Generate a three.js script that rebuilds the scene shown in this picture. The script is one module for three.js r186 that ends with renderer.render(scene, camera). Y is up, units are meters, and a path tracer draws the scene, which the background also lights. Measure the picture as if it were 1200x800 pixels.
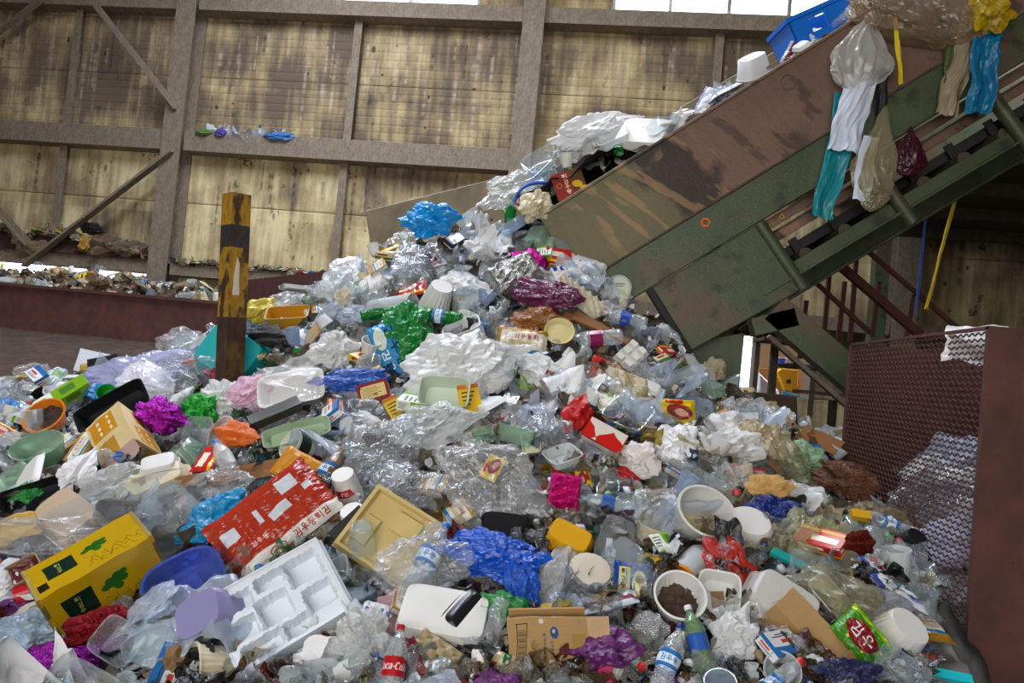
import * as THREE from 'three';
import { mergeGeometries, toCreasedNormals } from 'three/addons/utils/BufferGeometryUtils.js';
import { RoundedBoxGeometry } from 'three/addons/geometries/RoundedBoxGeometry.js';
import { RectAreaLightUniformsLib } from 'three/addons/lights/RectAreaLightUniformsLib.js';
import { createNoise2D, createNoise3D } from 'simplex-noise';

// ---------------------------------------------------------------- camera, sky, lights, exposure
const scene = new THREE.Scene();
const FOCAL = 850;                                   // focal length for a 1200 x 800 frame
const camera = new THREE.PerspectiveCamera(2 * Math.atan(400 / FOCAL) * 180 / Math.PI, 1.5, 0.05, 200);
camera.position.set(0, 1.35, 0);
camera.rotation.order = 'YXZ';
camera.rotation.set(Math.atan(30 / FOCAL), 6.8 * Math.PI / 180, 5.4 * Math.PI / 180);
camera.updateMatrixWorld(true);

const SKY = 4.6;
scene.background = new THREE.Color(0.93, 0.97, 1.0);
scene.backgroundIntensity = SKY;

RectAreaLightUniformsLib.init();
function daylight(name, x, y, z, w, h, tx, ty, tz, color, power) {   // daylight coming in through an opening of the hall
  const l = new THREE.RectAreaLight(color, power, w, h);
  l.name = name; l.position.set(x, y, z); l.lookAt(tx, ty, tz); scene.add(l);
}
daylight('skylight_daylight', -5.0, 9.5, -6.5, 1.1, 7.0, -5.0, 0, -6.501, 0xdfe9ff, 40);
daylight('skylight_daylight', -0.3, 9.5, -6.25, 0.8, 5.5, -0.3, 0, -6.251, 0xf0f4ff, 26);
daylight('bay_daylight', -2.0, 3.0, 5.9, 9.0, 5.6, -2.0, 3.0, 0, 0xffe4bc, 1.05);
daylight('window_daylight', -4.7, 8.4, -12.75, 3.8, 1.1, -4.0, 6.0, -6, 0xffffff, 14);
daylight('window_daylight', 1.6, 8.4, -12.75, 3.8, 1.1, 0.6, 4.0, -5, 0xffffff, 14);

const renderer = new THREE.WebGLRenderer();
renderer.toneMapping = THREE.LinearToneMapping;
renderer.toneMappingExposure = 0.86;
renderer.shadowMap.enabled = true;

// ---------------------------------------------------------------- helpers
const DEG = Math.PI / 180;
let seedState = 12345;
function rnd() { seedState = (seedState + 0x6d2b79f5) | 0; let t = Math.imul(seedState ^ (seedState >>> 15), 1 | seedState); t = (t + Math.imul(t ^ (t >>> 7), 61 | t)) ^ t; return ((t ^ (t >>> 14)) >>> 0) / 4294967296; }
function seeded(s) { let a = s | 0; return () => { a = (a + 0x6d2b79f5) | 0; let t = Math.imul(a ^ (a >>> 15), 1 | a); t = (t + Math.imul(t ^ (t >>> 7), 61 | t)) ^ t; return ((t ^ (t >>> 14)) >>> 0) / 4294967296; }; }
const range = (a, b) => a + (b - a) * rnd();
const pick = (a) => a[Math.floor(rnd() * a.length)];
const noise2 = createNoise2D(seeded(7)), noise3 = createNoise3D(seeded(9));
const clamp = (x, a = 0, b = 1) => Math.min(b, Math.max(a, x));
const smooth = (a, b, x) => { const t = clamp((x - a) / (b - a)); return t * t * (3 - 2 * t); };
function fbm(x, y, o = 4) { let s = 0, a = 0.5; for (let i = 0; i < o; i++) { s += a * noise2(x, y); x *= 2.03; y *= 2.03; a *= 0.5; } return s; }

const EYE = camera.position.clone();
const camRight = new THREE.Vector3(), camUp = new THREE.Vector3(), camBack = new THREE.Vector3();
camera.matrixWorld.extractBasis(camRight, camUp, camBack);
function ray(u, v) { return camRight.clone().multiplyScalar((u - 600) / FOCAL).addScaledVector(camUp, -(v - 400) / FOCAL).addScaledVector(camBack, -1); }
function at(u, v, depth) { return EYE.clone().addScaledVector(ray(u, v), depth); }
function onZ(u, v, z) { const r = ray(u, v); return EYE.clone().addScaledVector(r, (z - EYE.z) / r.z); }
function toPixel(p) { const d = p.clone().sub(EYE), z = -d.dot(camBack); return [600 + FOCAL * d.dot(camRight) / z, 400 - FOCAL * d.dot(camUp) / z, z]; }

const used = new Map();
function numbered(name) { const n = used.get(name) ?? 0; used.set(name, n + 1); return n ? `${name}_${String(n).padStart(3, '0')}` : name; }
function tag(o, label, category, group, kind) {
  o.userData = { label, category };
  if (group) o.userData.group = group;
  if (kind) o.userData.kind = kind;
  return o;
}
function thing(name, label, category, group) { const g = new THREE.Group(); g.name = numbered(name); scene.add(g); return tag(g, label, category, group); }
function mesh(name, geometry, material, parent) { const m = new THREE.Mesh(geometry, material); m.name = name; if (parent) parent.add(m); return m; }
function structure(name, geometry, material, label) { const m = new THREE.Mesh(geometry, material); m.name = numbered(name); m.userData = { kind: 'structure', label, category: name.split('_')[0] }; scene.add(m); return m; }
function solo(name, geometry, material, label, category, group, kind) { const m = mesh(numbered(name), geometry, material, scene); return tag(m, label, category, group, kind); }
function boxGeo(x0, x1, y0, y1, z0, z1) { const g = new THREE.BoxGeometry(x1 - x0, y1 - y0, z1 - z0); g.translate((x0 + x1) / 2, (y0 + y1) / 2, (z0 + z1) / 2); metreUV(g); return g; }
function metreUV(g) {                                  // uv in metres, taken from the main axis of each face
  const p = g.attributes.position, n = g.attributes.normal, uv = new Float32Array(p.count * 2);
  for (let i = 0; i < p.count; i++) {
    const ax = Math.abs(n.getX(i)), ay = Math.abs(n.getY(i)), az = Math.abs(n.getZ(i));
    if (ax >= ay && ax >= az) { uv[2 * i] = p.getZ(i); uv[2 * i + 1] = p.getY(i); } else if (ay >= az) { uv[2 * i] = p.getX(i); uv[2 * i + 1] = p.getZ(i); } else { uv[2 * i] = p.getX(i); uv[2 * i + 1] = p.getY(i); }
  }
  g.setAttribute('uv', new THREE.BufferAttribute(uv, 2));
  return g;
}
function plain(g) { const q = g.index ? g.toNonIndexed() : g; for (const k of Object.keys(q.attributes)) if (!['position', 'normal', 'uv'].includes(k)) q.deleteAttribute(k); return q; }
function merged(list) { return mergeGeometries(list.map(plain)); }
function slab(points, z0, z1, bevel = 0.006) {         // an outline in the x-y plane with thickness along z
  const s = new THREE.Shape(points.map((p) => new THREE.Vector2(p[0], p[1])));
  const g = new THREE.ExtrudeGeometry(s, { depth: z1 - z0 - 2 * bevel, bevelEnabled: bevel > 0, bevelSize: bevel, bevelThickness: bevel, bevelSegments: 1, bevelOffset: -bevel });
  g.translate(0, 0, z0 + bevel);
  return metreUV(g);
}
function barGeo(a, b, w, h, up = new THREE.Vector3(0, 1, 0)) {   // a rectangular bar from a to b
  const dir = b.clone().sub(a), L = dir.length(); dir.normalize();
  const g = new THREE.BoxGeometry(w, h, L); metreUV(g);
  const side = new THREE.Vector3().crossVectors(up, dir).normalize(); const top = new THREE.Vector3().crossVectors(dir, side);
  g.applyMatrix4(new THREE.Matrix4().makeBasis(side, top, dir).setPosition(a.clone().add(b).multiplyScalar(0.5)));
  return g;
}
function tubeGeo(points, r, seg = 24, rs = 7) { return new THREE.TubeGeometry(new THREE.CatmullRomCurve3(points), seg, r, rs, false); }

// ---------------------------------------------------------------- textures
function dataTexture(w, h, f, srgb = true, repeat = true) {
  const d = new Uint8Array(w * h * 4);
  for (let y = 0, i = 0; y < h; y++) for (let x = 0; x < w; x++, i += 4) { const c = f(x / w, y / h); d[i] = clamp(c[0], 0, 255); d[i + 1] = clamp(c[1], 0, 255); d[i + 2] = clamp(c[2], 0, 255); d[i + 3] = 255; }
  const t = new THREE.DataTexture(d, w, h); t.magFilter = THREE.LinearFilter; t.minFilter = THREE.LinearFilter;
  if (repeat) t.wrapS = t.wrapT = THREE.RepeatWrapping;
  if (srgb) t.colorSpace = THREE.SRGBColorSpace;
  t.needsUpdate = true; return t;
}
function scaled(t, rx, ry = rx, ox = 0, oy = 0) { const c = t.clone(); c.repeat.set(rx, ry); c.offset.set(ox, oy); c.needsUpdate = true; return c; }
const tri = (x) => Math.abs(((x % 1) + 1) % 1 - 0.5) * 2;
function periodic(seed, count, fmin, fmax) {           // folds in many directions that repeat over the unit square
  const r = seeded(seed), w = [];
  for (let i = 0; i < count; i++) { const f = fmin + (fmax - fmin) * i / count, a = r() * Math.PI * 2; w.push([Math.round(Math.cos(a) * f), Math.round(Math.sin(a) * f), r(), 1 / (1 + 0.35 * f), r() * 3]); }
  return (u, v) => { let s = 0, n = 0; for (const [a, b, p, k, q] of w) { s += k * tri(a * u + b * v + p + 0.13 * Math.sin(2 * Math.PI * (b * 0 + Math.round(q) * v + u))); n += k; } return s / n; };
}
const foldsA = periodic(3, 14, 2, 16), foldsB = periodic(5, 18, 4, 34);
const wrinkleTex = dataTexture(512, 512, (u, v) => { const h = 255 * (0.55 * foldsA(u, v) + 0.45 * foldsB(u, v)); return [h, h, h]; }, false);
const grainTex = dataTexture(512, 512, (u, v) => { const h = 128 + 90 * fbm(u * 60, v * 60, 2) + 50 * fbm(u * 9, v * 9, 3); return [h, h, h]; }, false);
function mottled(base, dark, light, fx, fy, contrast = 1, specks = 0) {
  return dataTexture(512, 512, (u, v) => {
    const a = clamp(0.5 + contrast * fbm(u * fx, v * fy, 5)), b = clamp(0.5 + 1.2 * fbm(u * fx * 3 + 40, v * fy * 3, 3));
    const s = specks && noise2(u * 130, v * 130) > 1 - specks ? 0.6 : 1;
    return base.map((c, i) => (dark[i] + (light[i] - dark[i]) * (0.65 * a + 0.35 * b)) * 0.7 * s + c * 0.3 * s);
  });
}
const WALL_W = 24, WALL_H = 12, WALL_X0 = -15, WALL_Z = -12.9;
const spots = []; { const r = seeded(31); for (let i = 0; i < 150; i++) spots.push([r() * WALL_W, r() * 8, 0.015 + 0.04 * r() * r(), 0.4 + r()]); }
const drips = []; { const r = seeded(77); for (let i = 0; i < 230; i++) { const top = r() < 0.5; drips.push([r() * WALL_W, top ? 6.6 + 0.95 * r() : 2.7 + 4.8 * r(), 0.3 + 1.9 * r() * r(), 0.018 + 0.05 * r() * r(), top ? 0.5 + 0.5 * r() : r()]); }; }
const TW = 1536, TH = 768, lightMask = new Float32Array(TW * TH), darkMask = new Float32Array(TW * TH);
for (const [dx, dy, len, w, k] of drips) for (let px = Math.floor((dx - w) / WALL_W * TW); px <= (dx + w) / WALL_W * TW; px++) for (let py = Math.floor((dy - len) / WALL_H * TH); py < dy / WALL_H * TH; py++) {
  if (px < 0 || px >= TW || py < 0 || py >= TH) continue;
  const f = clamp((1.2 - Math.abs(px / TW * WALL_W - dx) / w) * (0.45 + 0.4 * noise2(dx * 3, py / TH * WALL_H * 6)));
  if (k > 0.45 && dy > 5.3) lightMask[py * TW + px] = Math.max(lightMask[py * TW + px], f * 0.95); else darkMask[py * TW + px] = Math.max(darkMask[py * TW + px], f * 0.5);
}
for (const [sx, sy, sr, k] of spots) for (let px = Math.floor((sx - sr) / WALL_W * TW); px <= (sx + sr) / WALL_W * TW; px++) for (let py = Math.floor((sy - sr * 2) / WALL_H * TH); py <= (sy + sr * 2) / WALL_H * TH; py++)
  if (px >= 0 && px < TW && py >= 0 && py < TH && Math.hypot(px / TW * WALL_W - sx, (py / TH * WALL_H - sy) * k) < sr) darkMask[py * TW + px] = 0.5;
const wallTex = dataTexture(TW, TH, (u, v) => {
  const x = u * WALL_W, y = v * WALL_H, wx = x + WALL_X0;
  const cell = Math.floor(wx / 1.65) * 7.3 + Math.floor(y / 1.22) * 3.1;
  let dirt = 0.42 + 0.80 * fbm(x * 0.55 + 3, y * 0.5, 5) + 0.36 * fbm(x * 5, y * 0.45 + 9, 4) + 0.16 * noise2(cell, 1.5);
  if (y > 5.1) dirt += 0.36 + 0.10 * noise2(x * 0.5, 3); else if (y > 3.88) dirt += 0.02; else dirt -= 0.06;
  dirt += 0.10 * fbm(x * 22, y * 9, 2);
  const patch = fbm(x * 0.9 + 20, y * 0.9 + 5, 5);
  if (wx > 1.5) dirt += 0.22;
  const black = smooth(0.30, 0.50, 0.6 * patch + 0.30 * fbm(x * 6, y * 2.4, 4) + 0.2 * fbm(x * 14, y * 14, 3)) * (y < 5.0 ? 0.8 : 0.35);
  const d = clamp(dirt);
  const light = [230, 213, 164], mid = [176, 155, 114], dark = [112, 97, 80];
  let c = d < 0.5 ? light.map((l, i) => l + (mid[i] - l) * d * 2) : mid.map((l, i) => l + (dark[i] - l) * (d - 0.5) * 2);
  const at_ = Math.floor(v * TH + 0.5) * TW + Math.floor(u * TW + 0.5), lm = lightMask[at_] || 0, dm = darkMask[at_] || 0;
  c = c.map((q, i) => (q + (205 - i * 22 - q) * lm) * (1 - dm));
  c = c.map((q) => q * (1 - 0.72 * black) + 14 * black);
  return c;
}, true, false);
const steelTex = mottled([138, 124, 105], [104, 92, 78], [168, 152, 130], 5, 3, 0.6, 0.06);
const rustPanelTex = dataTexture(1024, 1024, (u, v) => {     // 5 m by 6 m: brown red primer with a blackened, scraped stretch near the low end
  const x = u * 5 - 1, y = v * 6, s = x * 0.804 + y * 0.595 - 1.042, t = y * 0.804 - x * 0.595 - 2.227;   // along the slope from the low end, and across it
  const a = 0.5 + 0.5 * fbm(s * 0.9, t * 2, 5), st = 0.5 + 0.5 * fbm(s * 14, t * 2 + 3, 3), g = 0.5 + 0.5 * fbm(x * 30, y * 30, 2);
  let c = [98 + 18 * a + 9 * st + 9 * g, 74 + 14 * a + 8 * st + 8 * g, 61 + 11 * a + 6 * st + 7 * g];
  const e = s + 0.30 * t + 0.12 * fbm(s * 3, t * 3, 4), olive = 1 - smooth(0.55, 0.9, e + 0.1 * fbm(s * 5 + 3, t * 5, 3));
  c = [c[0] - 14 * olive, c[1] + 6 * olive, c[2] - 8 * olive];
  const black = smooth(0.62, 0.72, e) * (1 - smooth(1.02, 1.10, e)) * smooth(0.02, 0.2, 0.35 + fbm(s * 2, t * 2 + 8, 3)); c = c.map((q) => q * (1 - 0.52 * black));
  const streak = smooth(0.10, 0.26, fbm((s + 0.35 * t) * 6 + 2, t * 1.3 + 6, 4)) * smooth(0.1, 0.3, e) * (1 - smooth(1.08, 1.2, e)); c = c.map((q, i) => q + ([158, 122, 84][i] - q) * 0.7 * streak);
  const smudge = smooth(0.22, 0.42, fbm((s + 0.3 * t) * 4, t * 1.6 + 12, 4)) * smooth(1.2, 1.4, e); c = c.map((q) => q * (1 - 0.28 * smudge));
  return c;
});
const lowRustTex = mottled([86, 50, 43], [62, 37, 32], [110, 64, 55], 5, 4, 0.7, 0.05);
const greenTex = dataTexture(1024, 1024, (u, v) => {         // 3 m a side: green paint with rust coming through
  const x = u * 3, y = v * 3;
  const a = 0.5 + 0.5 * fbm(x * 2, y * 2, 5), st = 0.5 + 0.5 * fbm(x * 14, y * 2, 3);
  const g = 0.5 + 0.5 * fbm(x * 34, y * 34, 2);
  let c = [52 + 16 * a + 9 * st + 7 * g, 64 + 17 * a + 10 * st + 7 * g, 42 + 9 * a + 6 * st + 6 * g];
  const r = smooth(-0.05, 0.5, fbm(x * 1.1 + 9, y * 1.1 + 3, 5)); c = c.map((q, i) => q + ([98, 70, 54][i] - q) * 0.8 * r);
  const k = smooth(0.2, 0.6, fbm(x * 3 + 2, y * 3, 5)); c = c.map((q) => q * (1 - 0.35 * k));
  return c;
});
const dirtTex = mottled([70, 52, 42], [48, 36, 30], [92, 70, 56], 7, 7, 1.0, 0.12);
const cardTex = mottled([176, 138, 88], [160, 122, 76], [196, 160, 108], 3, 30, 0.7, 0);
const postTex = dataTexture(256, 1024, (u, v) => {            // yellow and black warning paint, worn to brown rust: 0.6 m by 2.4 m
  const y = v * 2.4, x = u * 0.6;
  const wear = fbm(x * 6, y * 3, 5), n2 = fbm(x * 20, y * 8, 3);
  const band = y > 2.20 ? 1 : y > 2.06 ? 0 : y > 1.62 ? 1 : y > 1.52 ? 0 : 0.35;
  let c = band > 0.5 ? [190, 142, 34] : band === 0 ? [60, 58, 62] : [112, 84, 40];
  const r = smooth(-0.05, 0.25, wear + 0.2 * n2 + (y < 1.6 ? 0.3 : -0.06));
  c = c.map((q, i) => q + ([78, 54, 36][i] - q) * r);
  return c.map((q) => q * (0.9 + 0.25 * n2));
});

// ---------------------------------------------------------------- materials
const std = (o) => new THREE.MeshStandardMaterial(o), phy = (o) => new THREE.MeshPhysicalMaterial(o);
const M = {
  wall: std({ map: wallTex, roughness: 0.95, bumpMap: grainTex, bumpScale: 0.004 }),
  steel: std({ map: steelTex, roughness: 0.75, metalness: 0.15 }),
  steelDark: std({ map: steelTex, color: 0x9a928a, roughness: 0.8, metalness: 0.1 }),
  rustPanel: std({ map: scaled(rustPanelTex, 0.2, 1 / 6, 0.2, 0), roughness: 0.55, metalness: 0.2, bumpMap: scaled(grainTex, 0.6), bumpScale: 0.002 }),
  lowRust: std({ map: scaled(lowRustTex, 0.4), roughness: 0.75, bumpMap: grainTex, bumpScale: 0.003 }),
  green: std({ map: scaled(greenTex, 0.3333), roughness: 0.5, metalness: 0.1, bumpMap: scaled(grainTex, 0.6), bumpScale: 0.002 }),
  belt: std({ color: 0x1c1a18, roughness: 0.7 }),
  rustBar: std({ map: scaled(lowRustTex, 1.2), color: 0xd8b890, roughness: 0.85 }),
  dirt: std({ map: scaled(dirtTex, 0.5), roughness: 0.97, bumpMap: scaled(grainTex, 0.8), bumpScale: 0.02 }),
  concrete: std({ map: scaled(dirtTex, 0.3), color: 0xcfc8c0, roughness: 0.95 }),
  roof: std({ color: 0x8a8478, roughness: 0.9 }),
  frame: std({ color: 0x9a9a98, roughness: 0.5, metalness: 0.3 }),
  pane: phy({ color: 0xffffff, transmission: 1, roughness: 0.05, thickness: 0 }),
  post: std({ map: scaled(postTex, 1 / 0.6, 1 / 2.4), roughness: 0.6, metalness: 0.1, bumpMap: scaled(grainTex, 1.5), bumpScale: 0.003 }),
  card: std({ map: scaled(cardTex, 2), roughness: 0.85 }),
  soil: std({ map: scaled(dirtTex, 1.3), roughness: 0.95 }),
  wood: std({ map: scaled(cardTex, 3, 1), color: 0xb89a74, roughness: 0.8 }),
  greyBoard: std({ map: scaled(dirtTex, 0.8), color: 0xd8c8b0, roughness: 0.85 }),
};
const cacheMat = new Map();
const keep = (key, make) => { if (!cacheMat.has(key)) cacheMat.set(key, make()); return cacheMat.get(key); };
const bumpFilm = scaled(wrinkleTex, 1.1), bumpFine = scaled(wrinkleTex, 2);
// thin see-through film and sheet plastic; "haze" is the share that scatters
function film(hex, clear, rough = 0.12, bump = 0.02) { return keep(`film${hex}${clear}${rough}${bump}`, () => phy({ color: hex, transmission: clear, roughness: rough, thickness: 0, ior: 1.5, side: THREE.DoubleSide, bumpMap: bump ? bumpFilm : null, bumpScale: bump })); }
function hard(hex, rough = 0.35, bump = 0) { return keep(`hard${hex}${rough}${bump}`, () => phy({ color: hex, roughness: rough, side: THREE.DoubleSide, bumpMap: bump ? bumpFine : null, bumpScale: bump })); }
function foil(hex, rough = 0.25) { return keep(`foil${hex}${rough}`, () => phy({ color: hex, metalness: 0.85, roughness: rough, side: THREE.DoubleSide, bumpMap: bumpFine, bumpScale: 0.02 })); }
function paper(hex) { return keep(`paper${hex}`, () => std({ color: hex, roughness: 0.85, side: THREE.DoubleSide, bumpMap: grainTex, bumpScale: 0.001 })); }
function canvasTexture(w, h, draw) { const c = document.createElement('canvas'); c.width = w; c.height = h; draw(c.getContext('2d'), w, h); const t = new THREE.CanvasTexture(c); t.colorSpace = THREE.SRGBColorSpace; t.magFilter = THREE.LinearFilter; return t; }
function printed(key, w, h, draw, extra = {}) { return keep('print' + key, () => phy({ map: canvasTexture(w, h, draw), roughness: 0.4, side: THREE.DoubleSide, ...extra })); }
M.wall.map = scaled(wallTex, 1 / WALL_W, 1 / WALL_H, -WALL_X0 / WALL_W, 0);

// ---------------------------------------------------------------- the hall
structure('floor', boxGeo(-15.4, 8, -0.3, 0, -13.3, 6.4), M.concrete, 'dark concrete floor of the hall under the heap');
structure('wall_left', boxGeo(-15.4, -15, 0, 9.8, -13.3, 6.4), M.lowRust, 'side wall of the hall beyond the bracing');
structure('wall_right', boxGeo(7.6, 8, 0, 9.8, -13.3, 6.4), M.steelDark, 'dark side wall of the hall behind the conveyor');
{ // the side towards the camera, with a wide open bay
  structure('wall_front', merged([boxGeo(-15, -6.5, 0, 9.8, 6.1, 6.4), boxGeo(2.5, 7.6, 0, 9.8, 6.1, 6.4), boxGeo(-6.5, 2.5, 5.8, 9.8, 6.1, 6.4)]), M.lowRust, 'front wall of the hall with its open loading bay');
  // roof with two long openings for daylight
  structure('ceiling', merged([boxGeo(-15, -5.55, 9.6, 9.8, -13.2, 6.1), boxGeo(-4.45, -0.7, 9.6, 9.8, -13.2, 6.1), boxGeo(0.1, 7.6, 9.6, 9.8, -13.2, 6.1),
    boxGeo(-5.55, -4.45, 9.6, 9.8, -13.2, -10), boxGeo(-5.55, -4.45, 9.6, 9.8, -3, 6.1), boxGeo(-0.7, 0.1, 9.6, 9.8, -13.2, -9), boxGeo(-0.7, 0.1, 9.6, 9.8, -3.5, 6.1)]), M.roof, 'grey roof with long skylight openings');
}
// back wall: ribbed panels set between columns and studs, each panel its own piece
const wallBack = new THREE.Group(); wallBack.name = 'wall_back'; wallBack.userData = { kind: 'structure', label: 'stained beige ribbed panel wall behind the heap', category: 'wall' }; scene.add(wallBack);
mesh('backing', merged([boxGeo(-8.4, 2.3, 0, 2.7, WALL_Z - 0.3, WALL_Z - 0.06), boxGeo(3.7, 7.6, 0, 2.7, WALL_Z - 0.3, WALL_Z - 0.06), boxGeo(2.3, 3.7, 2.35, 2.7, WALL_Z - 0.3, WALL_Z - 0.06), boxGeo(2.3, 3.7, 0, 1.0, WALL_Z - 0.3, WALL_Z - 0.06),
  boxGeo(-15, 7.6, 2.7, 7.7, WALL_Z - 0.3, WALL_Z - 0.06), boxGeo(-15, -8.45, 0, 1.6, WALL_Z - 0.3, WALL_Z - 0.06)]), M.lowRust, wallBack);
function ribbedPanel(x0, x1, y0, y1) {                 // a panel whose face carries shallow horizontal ribs
  const g0 = 0.006, n = y0 > 4.9 ? Math.max(1, Math.round((y1 - y0) / 0.153)) : 1, ys = [], zs = [];
  for (let i = 0; i < n; i++) { const a = y0 + g0 + (y1 - y0 - 2 * g0) * i / n, b = y0 + g0 + (y1 - y0 - 2 * g0) * (i + 1) / n; ys.push(a, a + 0.03, b - 0.03, b); zs.push(-0.009, 0, 0, -0.009); }
  const pos = [], idx = [];
  ys.forEach((y, i) => pos.push(x0 + g0, y, zs[i], x1 - g0, y, zs[i]));
  for (let i = 0; i < ys.length - 1; i++) idx.push(2 * i, 2 * i + 1, 2 * i + 3, 2 * i, 2 * i + 3, 2 * i + 2);
  const g = new THREE.BufferGeometry(); g.setAttribute('position', new THREE.Float32BufferAttribute(pos, 3)); g.setIndex(idx);
  let q = g.toNonIndexed(); q.computeVertexNormals(); metreUV(q);
  const rim = boxGeo(x0 + g0, x1 - g0, y0 + g0, y1 - g0, -0.06, -0.0125);
  q = merged([q, rim]); q.translate(0, 0, WALL_Z);
  return q;
}
const bayX = [-15, -10.55, -8.2, -4.92, -1.65, 1.62, 4.9, 7.6], rowY = [0, 1.3, 2.66, 3.88, 5.0, 6.33, 7.6];
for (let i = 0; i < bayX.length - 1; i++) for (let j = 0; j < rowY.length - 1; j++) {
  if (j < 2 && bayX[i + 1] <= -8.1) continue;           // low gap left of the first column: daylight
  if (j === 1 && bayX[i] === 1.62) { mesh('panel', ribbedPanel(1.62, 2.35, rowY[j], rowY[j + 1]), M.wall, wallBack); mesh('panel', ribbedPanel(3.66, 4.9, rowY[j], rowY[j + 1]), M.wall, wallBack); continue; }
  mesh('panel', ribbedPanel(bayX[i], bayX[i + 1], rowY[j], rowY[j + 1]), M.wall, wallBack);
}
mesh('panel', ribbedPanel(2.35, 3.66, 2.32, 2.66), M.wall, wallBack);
for (const [a, b] of [[-8.45, -6.72], [-2.72, -0.3], [5.9, 7.6], [-15, -13.2]]) { mesh('panel', ribbedPanel(a, b, 7.6, 9.6), M.wall, wallBack); mesh('backing', boxGeo(a, b, 7.7, 9.6, WALL_Z - 0.3, WALL_Z - 0.06), M.lowRust, wallBack); }
// high windows
function windowBand(n, x0, x1, count) {
  const w = new THREE.Group(); w.name = `window_${n}`; w.userData = { kind: 'structure', label: 'bright high window band under the roof', category: 'window' }; scene.add(w);
  const y0 = 7.72, y1 = 9.2, z = WALL_Z - 0.1;
  mesh('window_frame', merged([boxGeo(x0, x1, y0, y0 + 0.06, z - 0.05, z + 0.05), boxGeo(x0, x1, y1 - 0.06, y1, z - 0.05, z + 0.05), boxGeo(x0, x0 + 0.06, y0, y1, z - 0.05, z + 0.05), boxGeo(x1 - 0.06, x1, y0, y1, z - 0.05, z + 0.05)]), M.frame, w);
  for (let i = 0; i < count; i++) { const a = x0 + (x1 - x0) * i / count, b = x0 + (x1 - x0) * (i + 1) / count; mesh('pane', boxGeo(a + 0.03, b - 0.03, y0 + 0.05, y1 - 0.05, z - 0.004, z + 0.004), M.pane, w); if (i) mesh('mullion', boxGeo(a - 0.03, a + 0.03, y0 + 0.05, y1 - 0.05, z - 0.04, z + 0.04), M.frame, w); }
  mesh('lintel', boxGeo(x0, x1, 9.2, 9.6, z - 0.1, z + 0.1), M.steelDark, w);
}
windowBand(1, -13.2, -8.45, 4); windowBand(2, -6.72, -2.72, 3); windowBand(3, -0.3, 5.9, 6);

// steel frame standing in front of the wall
const zf = WALL_Z + 0.02;
function column(x, y0, y1, name, label) {              // an H section: two flanges and a web
  const g = merged([boxGeo(x - 0.19, x + 0.19, y0, y1, zf + 0.40, zf + 0.43), boxGeo(x - 0.19, x + 0.19, y0, y1, zf, zf + 0.03), boxGeo(x - 0.012, x + 0.012, y0, y1, zf + 0.03, zf + 0.40)]);
  return structure(name, g, M.steel, label);
}
column(-8.18, 0, 9.6, 'column', 'tall grey steel column between the braced bay and ribbed wall');
column(-1.64, 0, 9.6, 'column', 'tall grey steel column behind the conveyor trash');
column(4.9, 0, 9.6, 'column', 'steel column in the dark behind the conveyor frame');
column(-14.75, 0, 9.6, 'column', 'steel column at the far end of the braced bay');
const studs = [[-10.55, 'slim steel stud behind the diagonal braces'], [-4.92, 'slim steel stud in the middle of the ribbed wall'], [1.62, 'slim steel stud hidden behind the conveyor belt']];
for (const [x, label] of studs) structure('stud', merged([boxGeo(x - 0.075, x + 0.075, 2.7, 7.6, zf + 0.13, zf + 0.15), boxGeo(x - 0.06, x - 0.045, 2.7, 7.6, zf, zf + 0.13)]), M.steel, label);
const bays = [[-14.56, -8.37], [-7.99, -1.83], [-1.45, 4.71], [5.09, 7.6]], bayWord = ['left braced bay', 'middle bay', 'bay behind the conveyor', 'dark end bay'];
bays.forEach(([a, b], i) => {
  const girt = (y0, y1, label) => structure('girt', merged([boxGeo(a, b, y0, y1, zf + 0.30, zf + 0.32), boxGeo(a, b, y1 - 0.02, y1, zf, zf + 0.30), boxGeo(a, b, y0, y0 + 0.02, zf, zf + 0.30)]), M.steel, label);
  girt(7.48, 7.76, `dusty steel girt under the windows of the ${bayWord[i]}`);
  girt(4.80, 5.18, `dusty steel girt across the middle of the ${bayWord[i]}`);
  girt(2.46, 2.68, `lowest steel girt of the ${bayWord[i]} with litter on it`);
});
function brace(a, b, w, label) { return structure('brace', merged([barGeo(a, b, 0.02, w, new THREE.Vector3(0, 0, 1)), barGeo(a.clone().add(new THREE.Vector3(0, w / 2, -0.05)), b.clone().add(new THREE.Vector3(0, w / 2, -0.05)), 0.1, 0.02, new THREE.Vector3(0, 0, 1))]), M.steel, label); }
const bz = WALL_Z + 0.5;
brace(onZ(106, 2, bz), onZ(205, 128, bz), 0.1, 'upper diagonal brace running down to the steel column');
brace(onZ(202, 178, bz), onZ(28, 312, bz), 0.16, 'lower diagonal brace running down into the litter');
brace(onZ(48, 0, bz), onZ(-20, 52, bz), 0.14, 'short diagonal brace under the first window');
brace(onZ(-25, 225, bz), onZ(32, 288, bz), 0.12, 'thin diagonal brace low by the bright gap');

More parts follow.
